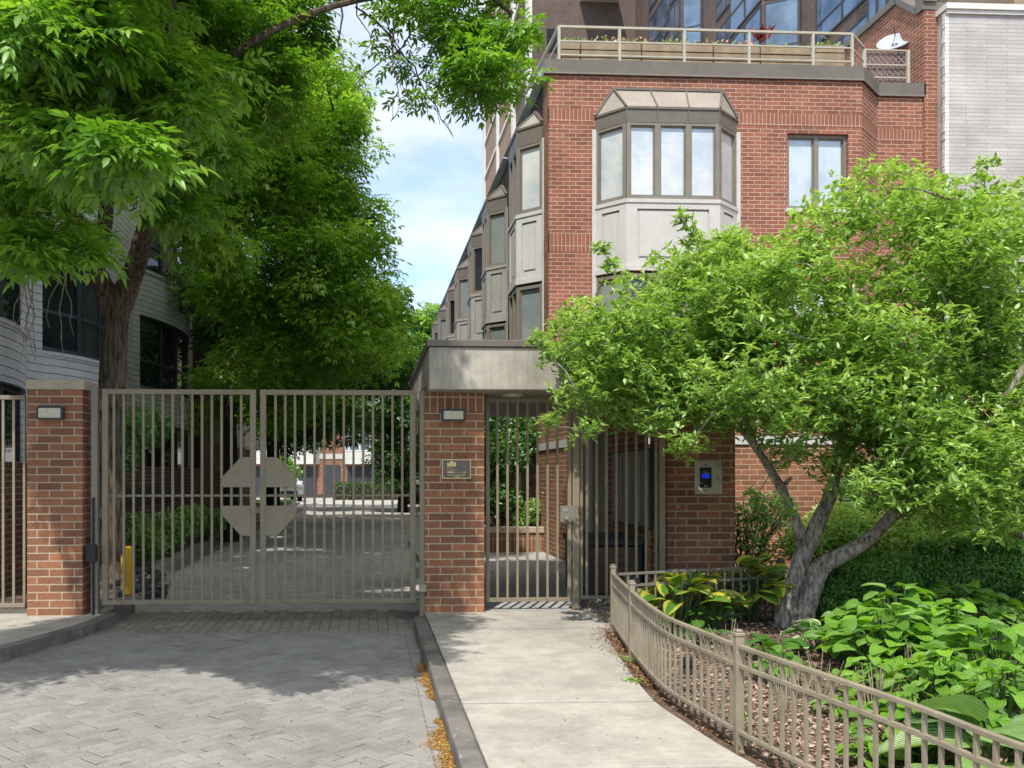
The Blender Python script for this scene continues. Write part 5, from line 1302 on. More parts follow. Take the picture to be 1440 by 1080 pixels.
for k,(px,py,lb,h,sp,n) in enumerate(hy): broad('hydrangea',lb,'hydrangea',px,py,n,.155,.125,h,sp,'hydr',20+k,'lime leaved hydrangeas',heart=True,elev=(-.2,.6),arch=.5,cup=.18)
# low lime plants along the front
for k,(px,py,lb,h,sp,n) in enumerate([(1100,962,'small leafy clump behind the fence post',.22,.16,34),(1290,1075,'bushy lime plant behind the front pickets',.36,.27,84),(1190,1010,'sparse low lime plant among the dead stems',.16,.14,18),(1330,1010,'bushy lime plant right of the dead stems',.38,.30,96),(1235,1085,'low lime sprouts at the bottom of the fence',.14,.14,26),(1225,985,'loose lime plant left of the tall hydrangea foot',.26,.22,44),(1410,1050,'tall lime plant beside the huge hostas',.42,.28,80)]): 
    broad('garden_plant',lb,'plant',px,py,n,.105,.085,h,sp,'hydr',40+k,heart=True,elev=(-.2,.6))
for k,(px,py,lb,n,L_) in enumerate([(1395,1110,'huge blue green hosta with ribbed leaves at lower right corner',13,.42),(1490,1050,'huge pale hosta at the right frame edge',12,.40)]):
    broad('hosta',lb,'hosta',px,py,n,L_,.31,.30,.24,'hosta_blue',60+k,'huge ribbed hostas',elev=(.1,.5),arch=.45)
# dead stems
for k,(px,py,lb) in enumerate([(1105,1000,'clump of dry bare stems behind the middle of the fence'),(1150,985,'clump of dry bare stems right of the fence post'),(1020,930,'clump of dry bare twigs below the gold hostas'),(1235,1010,'clump of dry bare stems in front of the hydrangeas'),(1290,965,'clump of dry bare stems under the tall hydrangea')]):
    g=G(px,py,0); t=thing('dry_stems',lb,'dry stems',g,'clumps of dry stems'); mb=MB()
    for j in range(26):
        a=random.uniform(0,6.28); r0=random.uniform(0,.13); l=random.uniform(.14,.32); tl=random.uniform(.05,.5); p=g+Vector((math.cos(a)*r0,math.sin(a)*r0,0))
        mb.tube([p,p+Vector((math.cos(a)*tl*l*.5,math.sin(a)*tl*l*.5,l*.55)),p+Vector((math.cos(a)*tl*l,math.sin(a)*tl*l,l))],[.0035,.003,.002],5)
    mb.build('stems',M['stem'],t)
# tiny weeds at the fence foot
for k,(px,py,lb) in enumerate([(887,928,'small bright weed at the sidewalk edge by the fence'),(890,958,'flat green sprig lying on the sidewalk'),(1040,1012,'tiny weeds in the gap under the fence')]):
    g=G(px,py,0.0); t=tag(leaf_object('weed',np.array(g)+RNG.normal(0,.035,(60,3))*np.array([1,1,.25]),rand_dirs(60)*np.array([1,1,.4])+np.array([0,0,.25]),rand_dirs(60)*.4+np.array([0,0,1.]),RNG.uniform(.02,.045,60),RNG.uniform(.01,.02,60),RNG.uniform(.4,1,60),M['shrub'],simple=True),lb,'weed','small weeds by the fence')
# yew hedge mounds
def leafmass(name,label,cat,blobs,n,mat,ll,lw,grp=None,lvmean=.5,core=True,seed=1,stem=None,flat=.8,upb=.2):
    rng=np.random.default_rng(seed); c0=Vector(blobs[0][0]); t=thing(name,label,cat,(c0.x,c0.y,0),grp)
    P=[];lv=[];vol=sum(b[1]**2 for b in blobs)
    for (c,r) in blobs:
        m=int(n*r*r/vol); p=clump_points(c,r,m,rng,flat); P.append(p); lv.append(np.clip(lvmean+.35*(p[:,2]-c[2])/r+rng.normal(0,.17,m),0,1))  # leaf colour lifted with height to imitate light on upper leaves
    P=np.concatenate(P); lv=np.concatenate(lv); k=P[:,2]>.02; P=P[k]; lv=lv[k]; m=len(P)
    D=rand_dirs(m,rng)+np.array([0,0,upb]); 
    leaf_object('leaves',P,D,rand_dirs(m,rng)+np.array([0,-.3,.8]),rng.uniform(ll*.65,ll*1.25,m),rng.uniform(lw*.7,lw*1.2,m),lv,mat,t,simple=ll<.08)
    if stem:
        mb=MB()
        for (c,r) in blobs:
            for j in range(stem):
                q=Vector(c)+Vector(tuple(rng.normal(0,r*.5,3))); b=Vector((c0.x+rng.normal(0,.08),c0.y+rng.normal(0,.08),0))
                mb.tube([b,b.lerp(q,.5)+Vector((rng.normal(0,.05),rng.normal(0,.05),.1)),q],[.014,.009,.004],5,cap=False)
        mb.build('stems',M['twig'],t)
    return t
def Wb(px,py,Y): 
    v=W(px,py,Y); return (v.x,v.y,v.z)
leafmass('yew_bush','dark green yew bush behind the white edged hosta','bush',[(Wb(1195,822,8.6),.34),(Wb(1240,830,8.4),.36),(Wb(1180,850,8.5),.3),(Wb(1210,790,8.7),.16),(Wb(1255,798,8.5),.14)],26000,M['yew'],.06,.014,'dark yew bushes',.5,seed=2,stem=5)
leafmass('yew_bush','dark green yew bush in the middle of the back hedge','bush',[(Wb(1290,820,8.6),.36),(Wb(1340,815,8.7),.38),(Wb(1310,778,8.6),.15),(Wb(1350,770,8.6),.12)],26000,M['yew'],.06,.014,'dark yew bushes',.5,seed=3,stem=5)
leafmass('yew_bush','dark green yew bush at the right end of the hedge','bush',[(Wb(1400,815,8.6),.4),(Wb(1460,820,8.5),.42),(Wb(1390,768,8.6),.17),(Wb(1425,776,8.5),.15)],26000,M['yew'],.06,.014,'dark yew bushes',.5,seed=4,stem=5)
leafmass('shrub','thin leafy shrub against the brick wall beside intercom pillar','shrub',[(Wb(1050,735,10.6),.3),(Wb(1085,720,10.7),.32),(Wb(1060,775,10.5),.28)],1700,M['shrub_dark'],.06,.03,None,.7,seed=5,stem=9)
leafmass('shrub','yellow green shrub behind the crabapple trunk','shrub',[(Wb(1180,745,10.4),.42),(Wb(1130,765,10.3),.3),(Wb(1215,760,10.2),.38)],6500,M['shrub'],.06,.03,'garden shrubs behind the crabapple',.8,seed=6,stem=8)
leafmass('shrub','bright green shrub right of the slanted crabapple limb','shrub',[(Wb(1270,765,10.0),.45),(Wb(1320,755,10.1),.4),(Wb(1300,720,10.3),.4)],8500,M['shrub'],.06,.032,'garden shrubs behind the crabapple',.85,seed=7,stem=8)
leafmass('shrub','dense green shrub at the right edge behind hedge','shrub',[(Wb(1380,750,10.2),.5),(Wb(1440,740,10.3),.55),(Wb(1400,690,10.6),.5)],11000,M['shrub'],.065,.034,'garden shrubs behind the crabapple',.75,seed=8,stem=8)
leafmass('shrub','tall background shrub under the crabapple canopy','shrub',[(Wb(1230,690,11.6),.55),(Wb(1300,660,11.8),.6),(Wb(1380,650,11.6),.65),(Wb(1450,650,11.5),.65)],13000,M['shrub_dark'],.07,.035,None,.7,seed=9,stem=5)
# courtyard shrubs
leafmass('courtyard_shrub','tall dark leafy shrub rising behind the low planter wall','shrub',[(Wb(705,640,17.6),.62),(Wb(700,700,17.6),.5),(Wb(735,615,17.9),.6),(Wb(700,590,18),.6),(Wb(745,580,18.5),.5)],9000,M['shrub_dark'],.10,.055,None,.6,seed=10,stem=6)
leafmass('courtyard_shrub','low bright shrub on the planter beside the tall black pot','shrub',[(Wb(752,722,17.5),.33),(Wb(735,735,17.5),.25),(Wb(765,710,17.6),.25)],2600,M['shrub'],.08,.045,None,.5,seed=11,stem=4)
# bed under the ash
leafmass('ground_shrub','glossy low shrub in the left bed behind the gate','shrub',[(Wb(235,745,16.5),.42),(Wb(205,765,15.2),.38),(Wb(262,735,18),.4),(Wb(190,745,15.6),.36)],5200,M['shrub'],.075,.04,None,.35,seed=12,stem=4)
leafmass('ground_shrub','low green shrub along the kerb farther up the lane','shrub',[(Wb(292,735,20.5),.4),(Wb(275,728,20),.36)],4200,M['shrub'],.075,.04,None,.4,seed=13,stem=4)
leafmass('ivy_bush','small bush against the grey building above the low wall','shrub',[(Wb(178,610,15.6),.5),(Wb(205,600,16.5),.5),(Wb(165,645,15.3),.4)],3600,M['shrub_dark'],.085,.045,None,.75,seed=14,stem=4)
leafmass('lane_bush','round bush beside the white parked car','bush',[(Wb(404,665,53),.8),(Wb(395,650,53),.7)],3500,M['shrub'],.14,.08,None,.4,seed=15,stem=4)
# stone rubble border at the kerb nose
mb=MB(); 
for j in range(150):
    q=G(random.uniform(165,232),random.uniform(802,836),0); s=random.uniform(.03,.07); a=random.uniform(0,3); mb.prism([(q.x+math.cos(a+k*1.2566)*s*random.uniform(.7,1.1),q.y+math.sin(a+k*1.2566)*s*random.uniform(.7,1.1)) for k in range(5)],-.06,random.uniform(-.02,.03))
kind(mb.build('gravel',M['charcoal'],bevel=.008),'stuff')

# ================================================================== TREES
def limb(mb,pts,r0,r1,n=9,wob=.1):
    P=[Vector(p) for p in pts]; fine=[]
    for i in range(len(P)-1):
        p0=P[max(i-1,0)];p1=P[i];p2=P[i+1];p3=P[min(i+2,len(P)-1)]
        for k in range(5):
            q=k/5; fine.append(.5*((2*p1)+(p2-p0)*q+(2*p0-5*p1+4*p2-p3)*q*q+(3*p1-p0-3*p2+p3)*q**3))
    fine.append(P[-1]); m=len(fine); mb.tube(fine,[r0+(r1-r0)*(i/(m-1))**.8 for i in range(m)],n,True,wob); return fine
def twigs(mb,skel,targets,r0=.03,r1=.006,sag=.0,rng=None,maxd=6):
    sk=np.array([tuple(p) for p in skel]); s0=sk.copy()
    targets=sorted(targets,key=lambda c:float(np.min(np.linalg.norm(s0-np.array(c),axis=1))))
    for c in targets:
        c=np.array(c); d=np.linalg.norm(sk-c,axis=1); ok=d<maxd
        if not ok.any(): continue
        k=int(np.argmin(d+ (sk[:,2]>c[2]+.6)*1.5)); a=Vector(sk[k]); b=Vector(c); l=(b-a).length
        m1=a.lerp(b,.4)+Vector((random.gauss(0,.06)*l,random.gauss(0,.06)*l,.08*l)); m2=a.lerp(b,.75)+Vector((random.gauss(0,.05)*l,random.gauss(0,.05)*l,.06*l-sag*l))
        rr=min(r0,.005+.012*l); mb.tube([a,m1,m2,b],[rr,rr*.7,rr*.45,r1],6,False); sk=np.concatenate([sk,[tuple(m1),tuple(m2),tuple(b),tuple(m1.lerp(m2,.5)),tuple(m2.lerp(b,.5))]])
# ---------- near ash tree
rng=np.random.default_rng(21)
TY0=13.2
c=W(160,800,TY0); t=thing('ash_tree','large ash tree with forked trunk behind the left end of the gate','tree',(c.x,c.y,-.1))
mb=MB(); sk=[]
q=lambda px,py,Y:W(px,py,Y)
base=q(152,805,13.2); base.z=-.12
sk+=limb(mb,[base,q(153,700,13.2),q(156,600,13.2),q(160,500,13.2),q(165,440,13.2),q(168,415,13.2)],.23,.165,14,.06)
mb.tube([base,base+Vector((0,0,.35))],[.33,.225],14,False,.1)
sk+=limb(mb,[q(158,440,13.2),q(147,405,13.1),q(135,380,13.0),q(140,350,12.8),q(148,310,12.4),q(150,240,11.8),q(140,150,11),q(120,40,10)],.16,.07,10)
sk+=limb(mb,[q(168,430,13.2),q(180,400,13.1),q(192,370,12.9),q(205,320,12.6),q(225,250,12.2),q(260,150,11.6),q(300,60,11)],.19,.08,10)
sk+=limb(mb,[q(140,350,12.8),q(110,310,12),q(60,260,10.8),q(0,230,9.2),q(-80,200,7.6)],.10,.04,8)
sk+=limb(mb,[q(150,240,11.8),q(120,180,10),q(110,120,8.2),q(120,60,6.6),q(140,0,5.4)],.09,.03,8)
sk+=limb(mb,[q(225,250,12.2),q(260,190,10.8),q(290,130,10),q(333,75,9.6),q(400,35,9.6),q(467,9,10),q(560,-10,10.2),q(660,-20,10.3),q(720,20,10.4)],.065,.022,8)
sk+=limb(mb,[q(300,60,11),q(340,-40,10.2),q(420,-120,9.2),q(520,-170,8.2)],.08,.03,8)
sk+=limb(mb,[q(120,40,10),q(80,-60,8.6),q(20,-160,7),q(-60,-260,5.8)],.07,.03,8)
sk+=limb(mb,[q(150,240,11.8),q(210,130,9.6),q(240,0,7.6),q(260,-160,6.2)],.08,.03,8)
clumps=[]
def addc(poly,n,Yr,rr,w): 
    for (a,b) in sample_poly(poly,n,rng):
        Y=rng.uniform(*Yr); clumps.append((tuple(W(a,b,Y)),rng.uniform(*rr),w))
addc([(-20,-20),(330,-20),(330,230),(250,280),(190,250),(90,250),(-20,220)],76,(9,12.5),(.4,.65),.75)      # main body
addc([(-60,150),(180,150),(200,230),(110,270),(-60,280)],14,(7.5,10),(.3,.45),1.0)
addc([(-60,-60),(220,-60),(170,100),(60,130),(-60,120)],22,(5.5,8),(.3,.45),1.0)
addc([(60,180),(180,190),(180,250),(80,250)],5,(5.2,6.2),(.16,.24),.8)
addc([(10,310),(150,310),(120,350),(25,355)],3,(7.2,8.2),(.17,.24),.8)
addc([(255,320),(330,320),(330,380),(265,380)],6,(11.5,13),(.3,.4),.9)
addc([(320,-20),(415,-20),(395,150),(330,230)],15,(9.5,12.5),(.35,.55),.9)
addc([(430,-70),(740,-60),(715,50),(670,90),(610,50),(520,-10)],30,(9.8,11),(.22,.38),.5)       # hanging branch
addc([(520,60),(620,90),(590,160),(540,120)],5,(9.8,10.6),(.12,.24),.35)
addc([(640,60),(735,40),(720,120),(690,150),(650,130)],14,(9.8,10.8),(.22,.34),.75)
# upper crown outside the frame (casts the shade on the drive)
kk=0
while kk<95:
    X,Y,Z=rng.uniform(-5.8,-.5),rng.uniform(5.2,9.6),rng.uniform(4.4,7.6)
    if Z<1.46+.525*Y+.55 or (X>-1.6 and Y>8) or (X<-4.4): continue
    clumps.append(((X,Y,Z),rng.uniform(.4,.6),.95)); kk+=1
kk=0
while kk<52:
    X,Y,Z=rng.uniform(-4.4,-.8),rng.uniform(4.3,6.2),rng.uniform(4.4,5.7)
    if Z<1.46+.525*Y+.5 or (Y<4.9 and -2.7<X<-1.3): continue
    clumps.append(((X,Y,Z),rng.uniform(.35,.5),.8)); kk+=1
for _ in range(84):  # unseen clumps added above the view to shade the lane behind the gate
    X,Y=rng.uniform(-4.6,.1),rng.uniform(10.8,15.5); clumps.append(((X,Y,1.46+.525*Y+rng.uniform(.8,2.0)),rng.uniform(.55,.8),.55))
# sun-facing outer sprays
for (poly,n,Yr) in (([(80,165),(180,175),(180,235),(95,240)],7,(4.7,5.4)),([(-40,-30),(150,-30),(140,70),(-40,90)],16,(4.8,5.6)),([(150,60),(310,80),(300,190),(170,160)],12,(5.6,6.8)),
   ([(15,320),(130,312),(125,355),(25,362)],6,(6.6,7.4)),([(200,260),(300,250),(290,310),(215,305)],6,(8.2,9.4)),([(0,110),(80,100),(80,180),(0,190)],6,(5.0,6.0)),([(-20,240),(120,240),(120,290),(-20,290)],7,(6.4,7.4)),([(200,200),(330,190),(320,250),(210,260)],8,(7.8,9)),([(330,30),(420,30),(400,200),(330,220)],8,(9.5,10.5))):
    for (a_,b_) in sample_poly(poly,n,rng): clumps.append((tuple(W(a_,b_,rng.uniform(*Yr))),rng.uniform(.13,.22),2.2))
sh=[];lvs=[]
for (cc,r,w) in clumps:
    m=max(3,int(w*r*r*185)); p=clump_points(cc,r,m,rng,.45); sh.append(p); lvs.append(np.clip(.38+.3*(p[:,2]-cc[2])/r+rng.normal(0,.10,m)+rng.normal(0,.10),0,1))  # leaf tone rises towards each clump top, painting in sunlit upper leaves
sh=np.concatenate(sh); lvs=np.concatenate(lvs); print('ash shoots',len(sh))
A=compound(sh,lvs,rng,5,3,.20,.086,.033,.22)
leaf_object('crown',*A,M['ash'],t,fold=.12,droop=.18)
twigs(mb,sk,[c[0] for c in clumps],.035,.005,rng=rng)
# hanging bare twigs
for (px,py,Y,l) in ((500,10,10.2,.9),(520,20,10.2,1.1),(545,40,10.2,1.2),(480,10,10,.7),(575,30,10.2,1.1),(610,30,10.2,.8),(530,10,10.1,.9),(560,70,10.2,1.0)):
    a=q(px,py,Y); 
    P_=[a]; hd=Vector((random.uniform(.2,.9),random.uniform(-.3,.3),-.5))
    for j in range(9):
        hd=(hd+Vector((random.gauss(0,.35),random.gauss(0,.2),-.28))).normalized(); P_.append(P_[-1]+hd*l*.13)
    mb.tube(P_,[.012-.001*j for j in range(10)],5,False)
    for j in (3,5,6,7):
        h2=Vector((random.gauss(.3,.5),random.gauss(0,.3),-.4)); mb.tube([P_[j],P_[j]+h2*.14*l,P_[j]+h2*.22*l+Vector((.03,0,-.1*l))],[.006,.004,.003],4,False)

mb.build('trunk',M['bark_ash'],t)
# vines hanging on the left
t=thing('hanging_vine','bare brown vine strands hanging before the curved windows','vine',tuple(q(40,500,12.2)),None)
mb=MB()
for k in range(9):
    px=random.choice((28,36,42,50,92,40,33)); a=q(px,random.uniform(330,380),12.2); P=[a]
    for j in range(7): P.append(P[-1]+Vector((random.gauss(0,.05),random.gauss(0,.03),-random.uniform(.12,.24))))
    mb.tube(P,[.012-.0012*j for j in range(8)],5,False)
mb.build('strand',M['stem'],t)

# ---------- lane trees
def lane_tree(label,trunk,limbs,polys,seed,mat,dens=60,per=5,pairs=2,LL=.12,LW=.05,bark='bark_far',group='shade trees along the lane',simple=True):
    rng=np.random.default_rng(seed); t=thing('shade_tree',label,'tree',tuple(trunk[0]),group); mb=MB(); sk=[]
    sk+=limb(mb,trunk,.24,.15,10,.06)
    for l in limbs: sk+=limb(mb,l,.12,.03,8)
    cl=[]
    for (poly,n,Yr,rr) in polys:
        for (a,b) in sample_poly(poly,n,rng): cl.append((tuple(W(a,b,rng.uniform(*Yr))),rng.uniform(*rr)))
    sh=[];lvs=[]
    for (cc,r) in cl:
        m=max(4,int(r*r*dens)); p=clump_points(cc,r,m,rng,.65); sh.append(p); lvs.append(np.clip(.47+.35*(p[:,2]-cc[2])/r+rng.normal(0,.12,m)+rng.normal(0,.1),0,1))  # paler upper leaves paint daylight into every crown clump
    sh=np.concatenate(sh); lvs=np.concatenate(lvs); print('tree shoots',len(sh))
    A=compound(sh,lvs,rng,per,pairs,.24,LL,LW); leaf_object('crown',*A,mat,t,simple=simple,fold=.15)
    twigs(mb,sk,[c[0] for c in cl],.05,.008,rng=rng,maxd=9); mb.build('trunk',M[bark],t)
b=q(322,740,21.5); b.z=-.1
lane_tree('full green shade tree overhanging the lane behind the right gate leaf',[b,q(322,640,21.5),q(320,540,21.5),q(318,480,21.5)],
  [[q(318,520,21.5),q(340,500,21.3),q(362,455,21),q(400,380,20.5),q(440,300,20),q(470,220,19.5)],[q(318,490,21.5),q(300,440,21.5),q(295,360,21.3),q(320,250,21),q(350,120,20.5)],[q(400,380,20.5),q(460,400,19.5),q(520,420,18.8)]],
  [([(300,170),(420,130),(480,160),(497,240),(512,330),(537,410),(552,490),(530,520),(430,535),(325,510),(310,430)],125,(18,23.5),(.55,.9)),([(420,330),(515,330),(548,420),(556,490),(470,515),(420,440)],45,(17,19.5),(.4,.65)),([(300,130),(440,40),(490,90),(490,190),(430,330),(320,300)],58,(17.5,22),(.5,.8)),([(280,500),(470,500),(460,610),(400,650),(370,600),(290,590)],22,(20,24),(.45,.7))],31,M['ash'],62,simple=True)
b=q(384,735,28); b.z=-.1
lane_tree('dark shade tree with straight trunk farther up the lane',[b,q(384,640,28),q(382,560,28),q(378,500,28)],[[q(382,560,28),q(410,500,27.5),q(440,460,27)],[q(380,540,28),q(350,480,28),q(330,440,28)]],
  [([(360,420),(560,430),(570,540),(520,570),(500,600),(420,640),(380,640),(350,560)],60,(26,31),(.7,1.1)),([(400,545),(590,545),(585,585),(535,598),(480,592),(420,630)],44,(36,46),(.8,1.2))],32,M['ash_far'],36,LL=.16,LW=.07)
b=q(566,715,38); b.z=-.1
lane_tree('small leaved tree standing before the far house on the right',[b,q(566,680,38),q(562,640,38)],[[q(562,650,38),q(548,610,38),q(540,590,38)],[q(564,640,38),q(572,590,38)]],
  [([(532,580),(580,560),(585,680),(545,685),(528,640)],34,(36.5,39.5),(.6,.9))],33,M['ash_far'],30,LL=.15,LW=.06)
b=q(250,720,30); b.z=-.1
lane_tree('background tree between the grey building and the lane',[b,q(262,600,30),q(270,520,30)],[[q(268,560,30),q(300,480,30),q(320,430,30)]],
  [([(230,360),(330,360),(345,470),(335,560),(305,520),(285,440),(225,415)],34,(24.5,31),(.6,.95))],34,M['ash_far'],38,LL=.15,LW=.06)
b=q(596,700,58); b.z=-.1
lane_tree('distant bright tree top seen beyond the row of townhouses',[b,q(592,600,58),q(592,520,58)],[[q(592,540,58),q(604,470,58)]],
  [([(570,452),(600,430),(622,440),(625,520),(570,545)],40,(56,60),(.9,1.3))],35,M['shrub'],20,LL=.24,LW=.11)

# ---------- crabapple
rng=np.random.default_rng(41)
c=G(1105,890,0); t=thing('crabapple_tree','multi stemmed crabapple tree with bright spring leaves in the garden bed','tree',(c.x,c.y,0))
mb=MB(); sk=[]
b1=q(1100,905,8.5); b1.z=-.08; b2=q(1128,905,8.4); b2.z=-.08
sk+=limb(mb,[b1,q(1105,865,8.5),q(1117,820,8.5),q(1130,780,8.5),q(1140,755,8.5)],.105,.076,14,.14)
sk+=limb(mb,[b2,q(1132,865,8.38),q(1142,830,8.35),q(1154,800,8.35),q(1172,785,8.3)],.092,.08,14,.14)
sk+=limb(mb,[q(1132,775,8.5),q(1122,742,8.5),q(1112,715,8.52),q(1096,682,8.56),q(1078,652,8.6),q(1062,628,8.65),q(1044,606,8.7),q(1010,570,8.8),q(960,530,8.95),q(900,500,9.1)],.06,.02,9)
sk+=limb(mb,[q(1138,765,8.5),q(1152,730,8.5),q(1166,700,8.55),q(1178,650,8.6),q(1185,590,8.7),q(1180,520,8.8),q(1165,440,8.8),q(1150,370,8.8)],.085,.022,9)
sk+=limb(mb,[q(1165,790,8.32),q(1195,775,8.3),q(1225,755,8.28),q(1252,728,8.25),q(1270,700,8.2),q(1284,670,8.1),q(1300,610,8),q(1310,520,7.9),q(1330,420,7.8),q(1370,320,7.8)],.082,.02,10)
sk+=limb(mb,[q(1252,728,8.25),q(1280,712,8.1),q(1310,690,7.9),q(1350,640,7.6),q(1400,580,7.3),q(1450,500,7.1)],.06,.02,8)
sk+=limb(mb,[q(1178,650,8.6),q(1200,620,8.8),q(1240,560,9.2),q(1260,470,9.5),q(1250,360,9.7)],.05,.018,8)
sk+=limb(mb,[q(1062,628,8.1),q(1040,560,8.4),q(1020,480,8.6),q(1000,400,8.7),q(985,330,8.7)],.035,.012,7)
mb.tube([q(1096,690,8.28),q(1108,676,8.1),q(1112,672,8.05)],[.022,.02,.017],8)
cl=[]
def addk(poly,n,Yr,rr,w=1.0):
    for (a,b) in sample_poly(poly,n,rng): cl.append((tuple(W(a,b,rng.uniform(*Yr))),rng.uniform(*rr),w))
crown=[(775,480),(835,430),(850,400),(900,400),(940,370),(1000,350),(1080,335),(1160,300),(1230,265),(1330,280),(1400,260),(1460,270),(1460,690),(1380,690),(1300,640),(1200,620),(1110,600),(1050,580),(960,600),(930,575),(860,590),(815,560),(790,530)]
addk([(775,480),(835,430),(850,400),(900,400),(940,370),(1000,350),(1060,340),(1060,580),(960,600),(930,575),(860,590),(815,560),(790,530)],120,(7.9,9.7),(.2,.34))
addk([(1050,340),(1160,300),(1230,265),(1330,280),(1400,260),(1460,270),(1460,690),(1380,690),(1300,640),(1200,620),(1110,600),(1050,580)],170,(7.3,9.2),(.22,.38))
addk([(980,400),(1460,290),(1460,690),(1300,640),(1120,600),(1000,570)],110,(6.9,8.2),(.2,.34))
addk([(790,490),(860,440),(930,440),(930,600),(860,600),(820,580)],46,(7.8,9.2),(.16,.26))
addk([(1150,620),(1250,600),(1330,650),(1390,720),(1330,745),(1250,700),(1180,690)],22,(7.3,8.2),(.14,.24),.9)
addk([(1160,590),(1300,570),(1440,600),(1440,690),(1360,710),(1320,660),(1240,650)],46,(7.1,8.3),(.16,.28),1.0)
addk([(1160,640),(1240,650),(1230,700),(1170,690)],8,(7.6,8.1),(.12,.2),.9)
addk([(1180,650),(1300,640),(1440,640),(1440,755),(1340,745),(1270,705),(1200,690)],34,(6.8,7.8),(.14,.25),1.0)
addk([(1050,580),(1130,600),(1150,650),(1090,640)],8,(7.7,8.3),(.12,.2),.9)
addk([(1350,670),(1450,650),(1450,745),(1385,740)],16,(7.0,8.0),(.14,.24),1.0)
addk([(1050,600),(1110,620),(1100,670),(1065,640)],4,(7.9,8.4),(.10,.16),.8)
addk([(1330,640),(1450,600),(1450,740),(1380,740)],14,(7,8.6),(.2,.32))
addk([(900,600),(1000,610),(960,640)],6,(7.6,8.1),(.1,.16),.9)
addk([(870,470),(1010,440),(1040,540),(1000,590),(900,560)],40,(7.9,8.8),(.15,.25),1.1)
addk([(770,590),(835,590),(820,625),(790,620)],4,(7.7,8.1),(.08,.13),.9)
for (a,b,Y,r) in ((960,305,8.3,.09),(975,330,8.3,.12),(995,340,8.4,.14),(1385,232,7.6,.10),(1385,262,7.6,.15),(1378,300,7.6,.2),(1215,245,9,.12),(1255,235,8.6,.12),(1295,255,8.2,.15),(757,478,7.9,.07),(770,495,7.9,.1),(845,350,8.2,.07),(858,375,8.2,.1),(775,592,7.9,.07),(1062,800,7.9,.0),(1100,718,7.8,.12),(1060,700,7.9,.08)):
    if r>0: cl.append((tuple(W(a,b,Y)),r,1.6))
P=[];D=[];lv=[]
for (cc,r,w) in cl:
    m=int(w*max(.018,r*r)*470); p=clump_points(cc,r,m,rng,.8)
    # rosettes of 6 leaves at every spur
    for k in range(6):
        a=rng.uniform(0,6.283,m); el=rng.normal(.25,.5,m); D.append(np.stack([np.cos(a)*np.cos(el),np.sin(a)*np.cos(el),np.sin(el)],1)); P.append(p+rng.normal(0,.012,(m,3)))
        lv.append(np.clip(.40+.28*(p[:,2]-cc[2])/max(r,.1)+rng.normal(0,.16,m)+rng.normal(0,.02),0,1))  # spur leaves higher in a clump coloured paler, as if sunlit
P=np.concatenate(P);D=np.concatenate(D);lv=np.concatenate(lv);m=len(P); print('crab leaves',m)
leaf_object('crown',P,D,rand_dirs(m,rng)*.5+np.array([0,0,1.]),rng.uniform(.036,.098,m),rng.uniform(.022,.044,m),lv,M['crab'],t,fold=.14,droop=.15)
twigs(mb,sk,[c[0] for c in cl],.016,.003,rng=rng)
mb.build('trunk',M['bark_crab'],t)
# second small tree limb at right edge
c=q(1490,800,9.2); c.z=-.05; t=thing('garden_tree','dark leaning tree limb entering from the right picture edge','tree',tuple(c)); mb=MB(); sk=[]
sk+=limb(mb,[c,q(1480,770,9.2),q(1440,758,9.1),q(1415,735,9.0),q(1390,705,8.9),q(1375,670,8.8),q(1360,620,8.8),q(1340,560,8.8)],.09,.03,9)
sk+=limb(mb,[q(1440,758,9.1),q(1450,720,9),q(1445,690,8.9)],.05,.02,8)
mb.build('trunk',M['bark_ash'],t)
P=np.concatenate([clump_points(W(1370,620,8.8),.4,300,rng),clump_points(W(1450,640,8.9),.5,400,rng)]); m=len(P)
leaf_object('crown',P,rand_dirs(m),rand_dirs(m)*.5+np.array([0,0,1.]),rng.uniform(.05,.08,m),rng.uniform(.025,.04,m),rng.uniform(.1,.7,m),M['crab'],t)

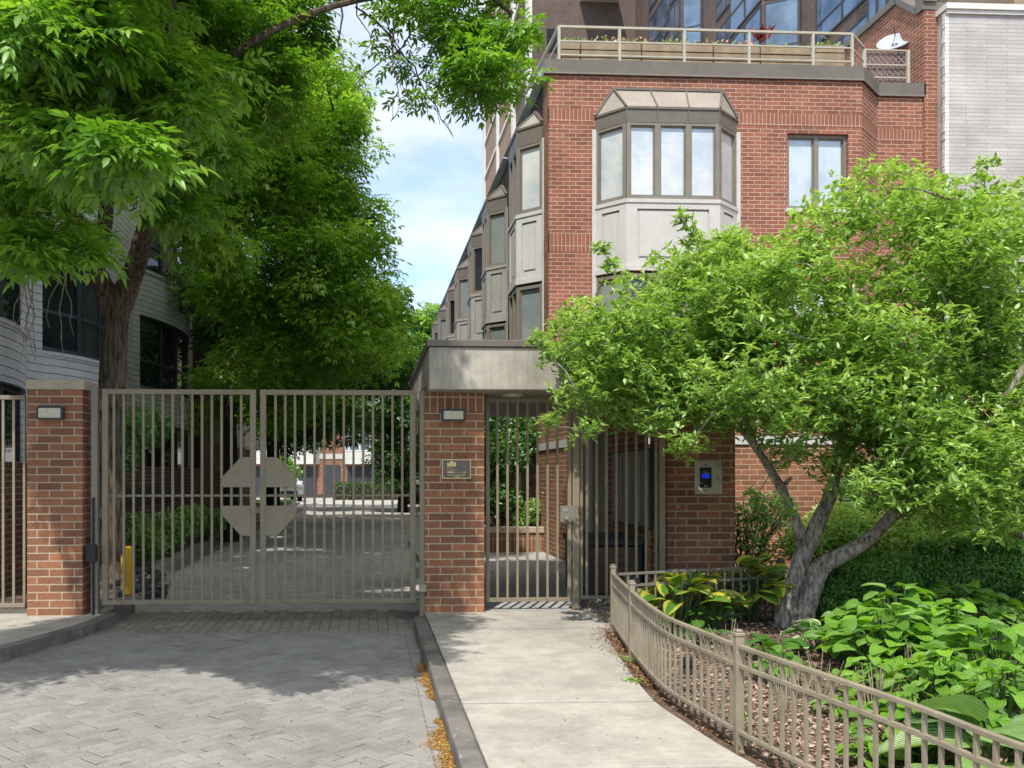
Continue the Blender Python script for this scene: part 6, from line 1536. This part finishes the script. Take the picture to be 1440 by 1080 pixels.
# ================================================================== LIGHT, SKY, CAMERA
EL,AZ=R(57),R(22)      # sun high, in front of the facade and to the left of the viewer
to_sun=Vector((-math.sin(AZ)*math.cos(EL),-math.cos(AZ)*math.cos(EL),math.sin(EL)))
li=bpy.data.lights.new('sun','SUN'); li.energy=5.0; li.angle=R(.53); li.color=(1.0,.95,.87)
so=bpy.data.objects.new('sun',li); COL.objects.link(so); so.rotation_euler=to_sun.to_track_quat('Z','Y').to_euler()
w=bpy.data.worlds.new('World'); scn.world=w; w.use_nodes=True; nt=w.node_tree; nt.nodes.clear()
out=nt.nodes.new('ShaderNodeOutputWorld'); bg=nt.nodes.new('ShaderNodeBackground'); sky=nt.nodes.new('ShaderNodeTexSky'); sky.sky_type='NISHITA'; sky.sun_disc=False
sky.sun_elevation=EL; sky.sun_rotation=R(180)+AZ; sky.altitude=100; sky.air_density=1.0; sky.dust_density=1.2; sky.ozone_density=1.6
tcn=nt.nodes.new('ShaderNodeTexCoord'); mp=nt.nodes.new('ShaderNodeMapping'); mp.inputs['Scale'].default_value=(1.0,1.0,2.6); mp.inputs['Location'].default_value=(.3,.1,.35); L(nt,tcn.outputs['Generated'],mp.inputs[0])
n1=noise(nt,mp.outputs[0],2.3,8,.58)
sz=nt.nodes.new('ShaderNodeSeparateXYZ'); L(nt,tcn.outputs['Generated'],sz.inputs[0])
hz=ramp(nt,sz.outputs[2],[(0,(.30,)*3),(.16,(.17,)*3),(.34,(.02,)*3),(.52,(.22,)*3),(1,(.42,)*3)])  # more cloud cover added overhead, out of view, to lift the fill light
ad=N(nt,'ShaderNodeMath',operation='ADD'); L(nt,n1,ad.inputs[0]); L(nt,hz.outputs[0],ad.inputs[1])
cf=ramp(nt,ad.outputs[0],[(.46,(.05,)*3),(.82,(1,1,1))]).outputs[0]
skb=mixc(nt,1.0,sky.outputs[0],(1.05,1.58,1.9),'MULTIPLY'); cs=mixc(nt,cf,skb,(8.8,8.7,8.5)); L(nt,cs,bg.inputs[0]); bg.inputs[1].default_value=.15; L(nt,bg.outputs[0],out.inputs[0])
cam=bpy.data.cameras.new('camera'); co=bpy.data.objects.new('camera',cam); COL.objects.link(co); scn.camera=co
co.location=(0,0,H); co.rotation_euler=(R(90),0,-YAW); cam.sensor_width=36; cam.lens=F/1440*36; cam.shift_x=(720-CX)/1440; cam.shift_y=(CY-540)/1440; cam.clip_end=1000; cam.clip_start=.05
scn.view_settings.view_transform='Standard'; scn.view_settings.look='None'; scn.view_settings.exposure=0; scn.view_settings.gamma=1
scn.cycles.max_bounces=6; scn.cycles.diffuse_bounces=3; scn.cycles.transmission_bounces=4; scn.cycles.use_denoising=True
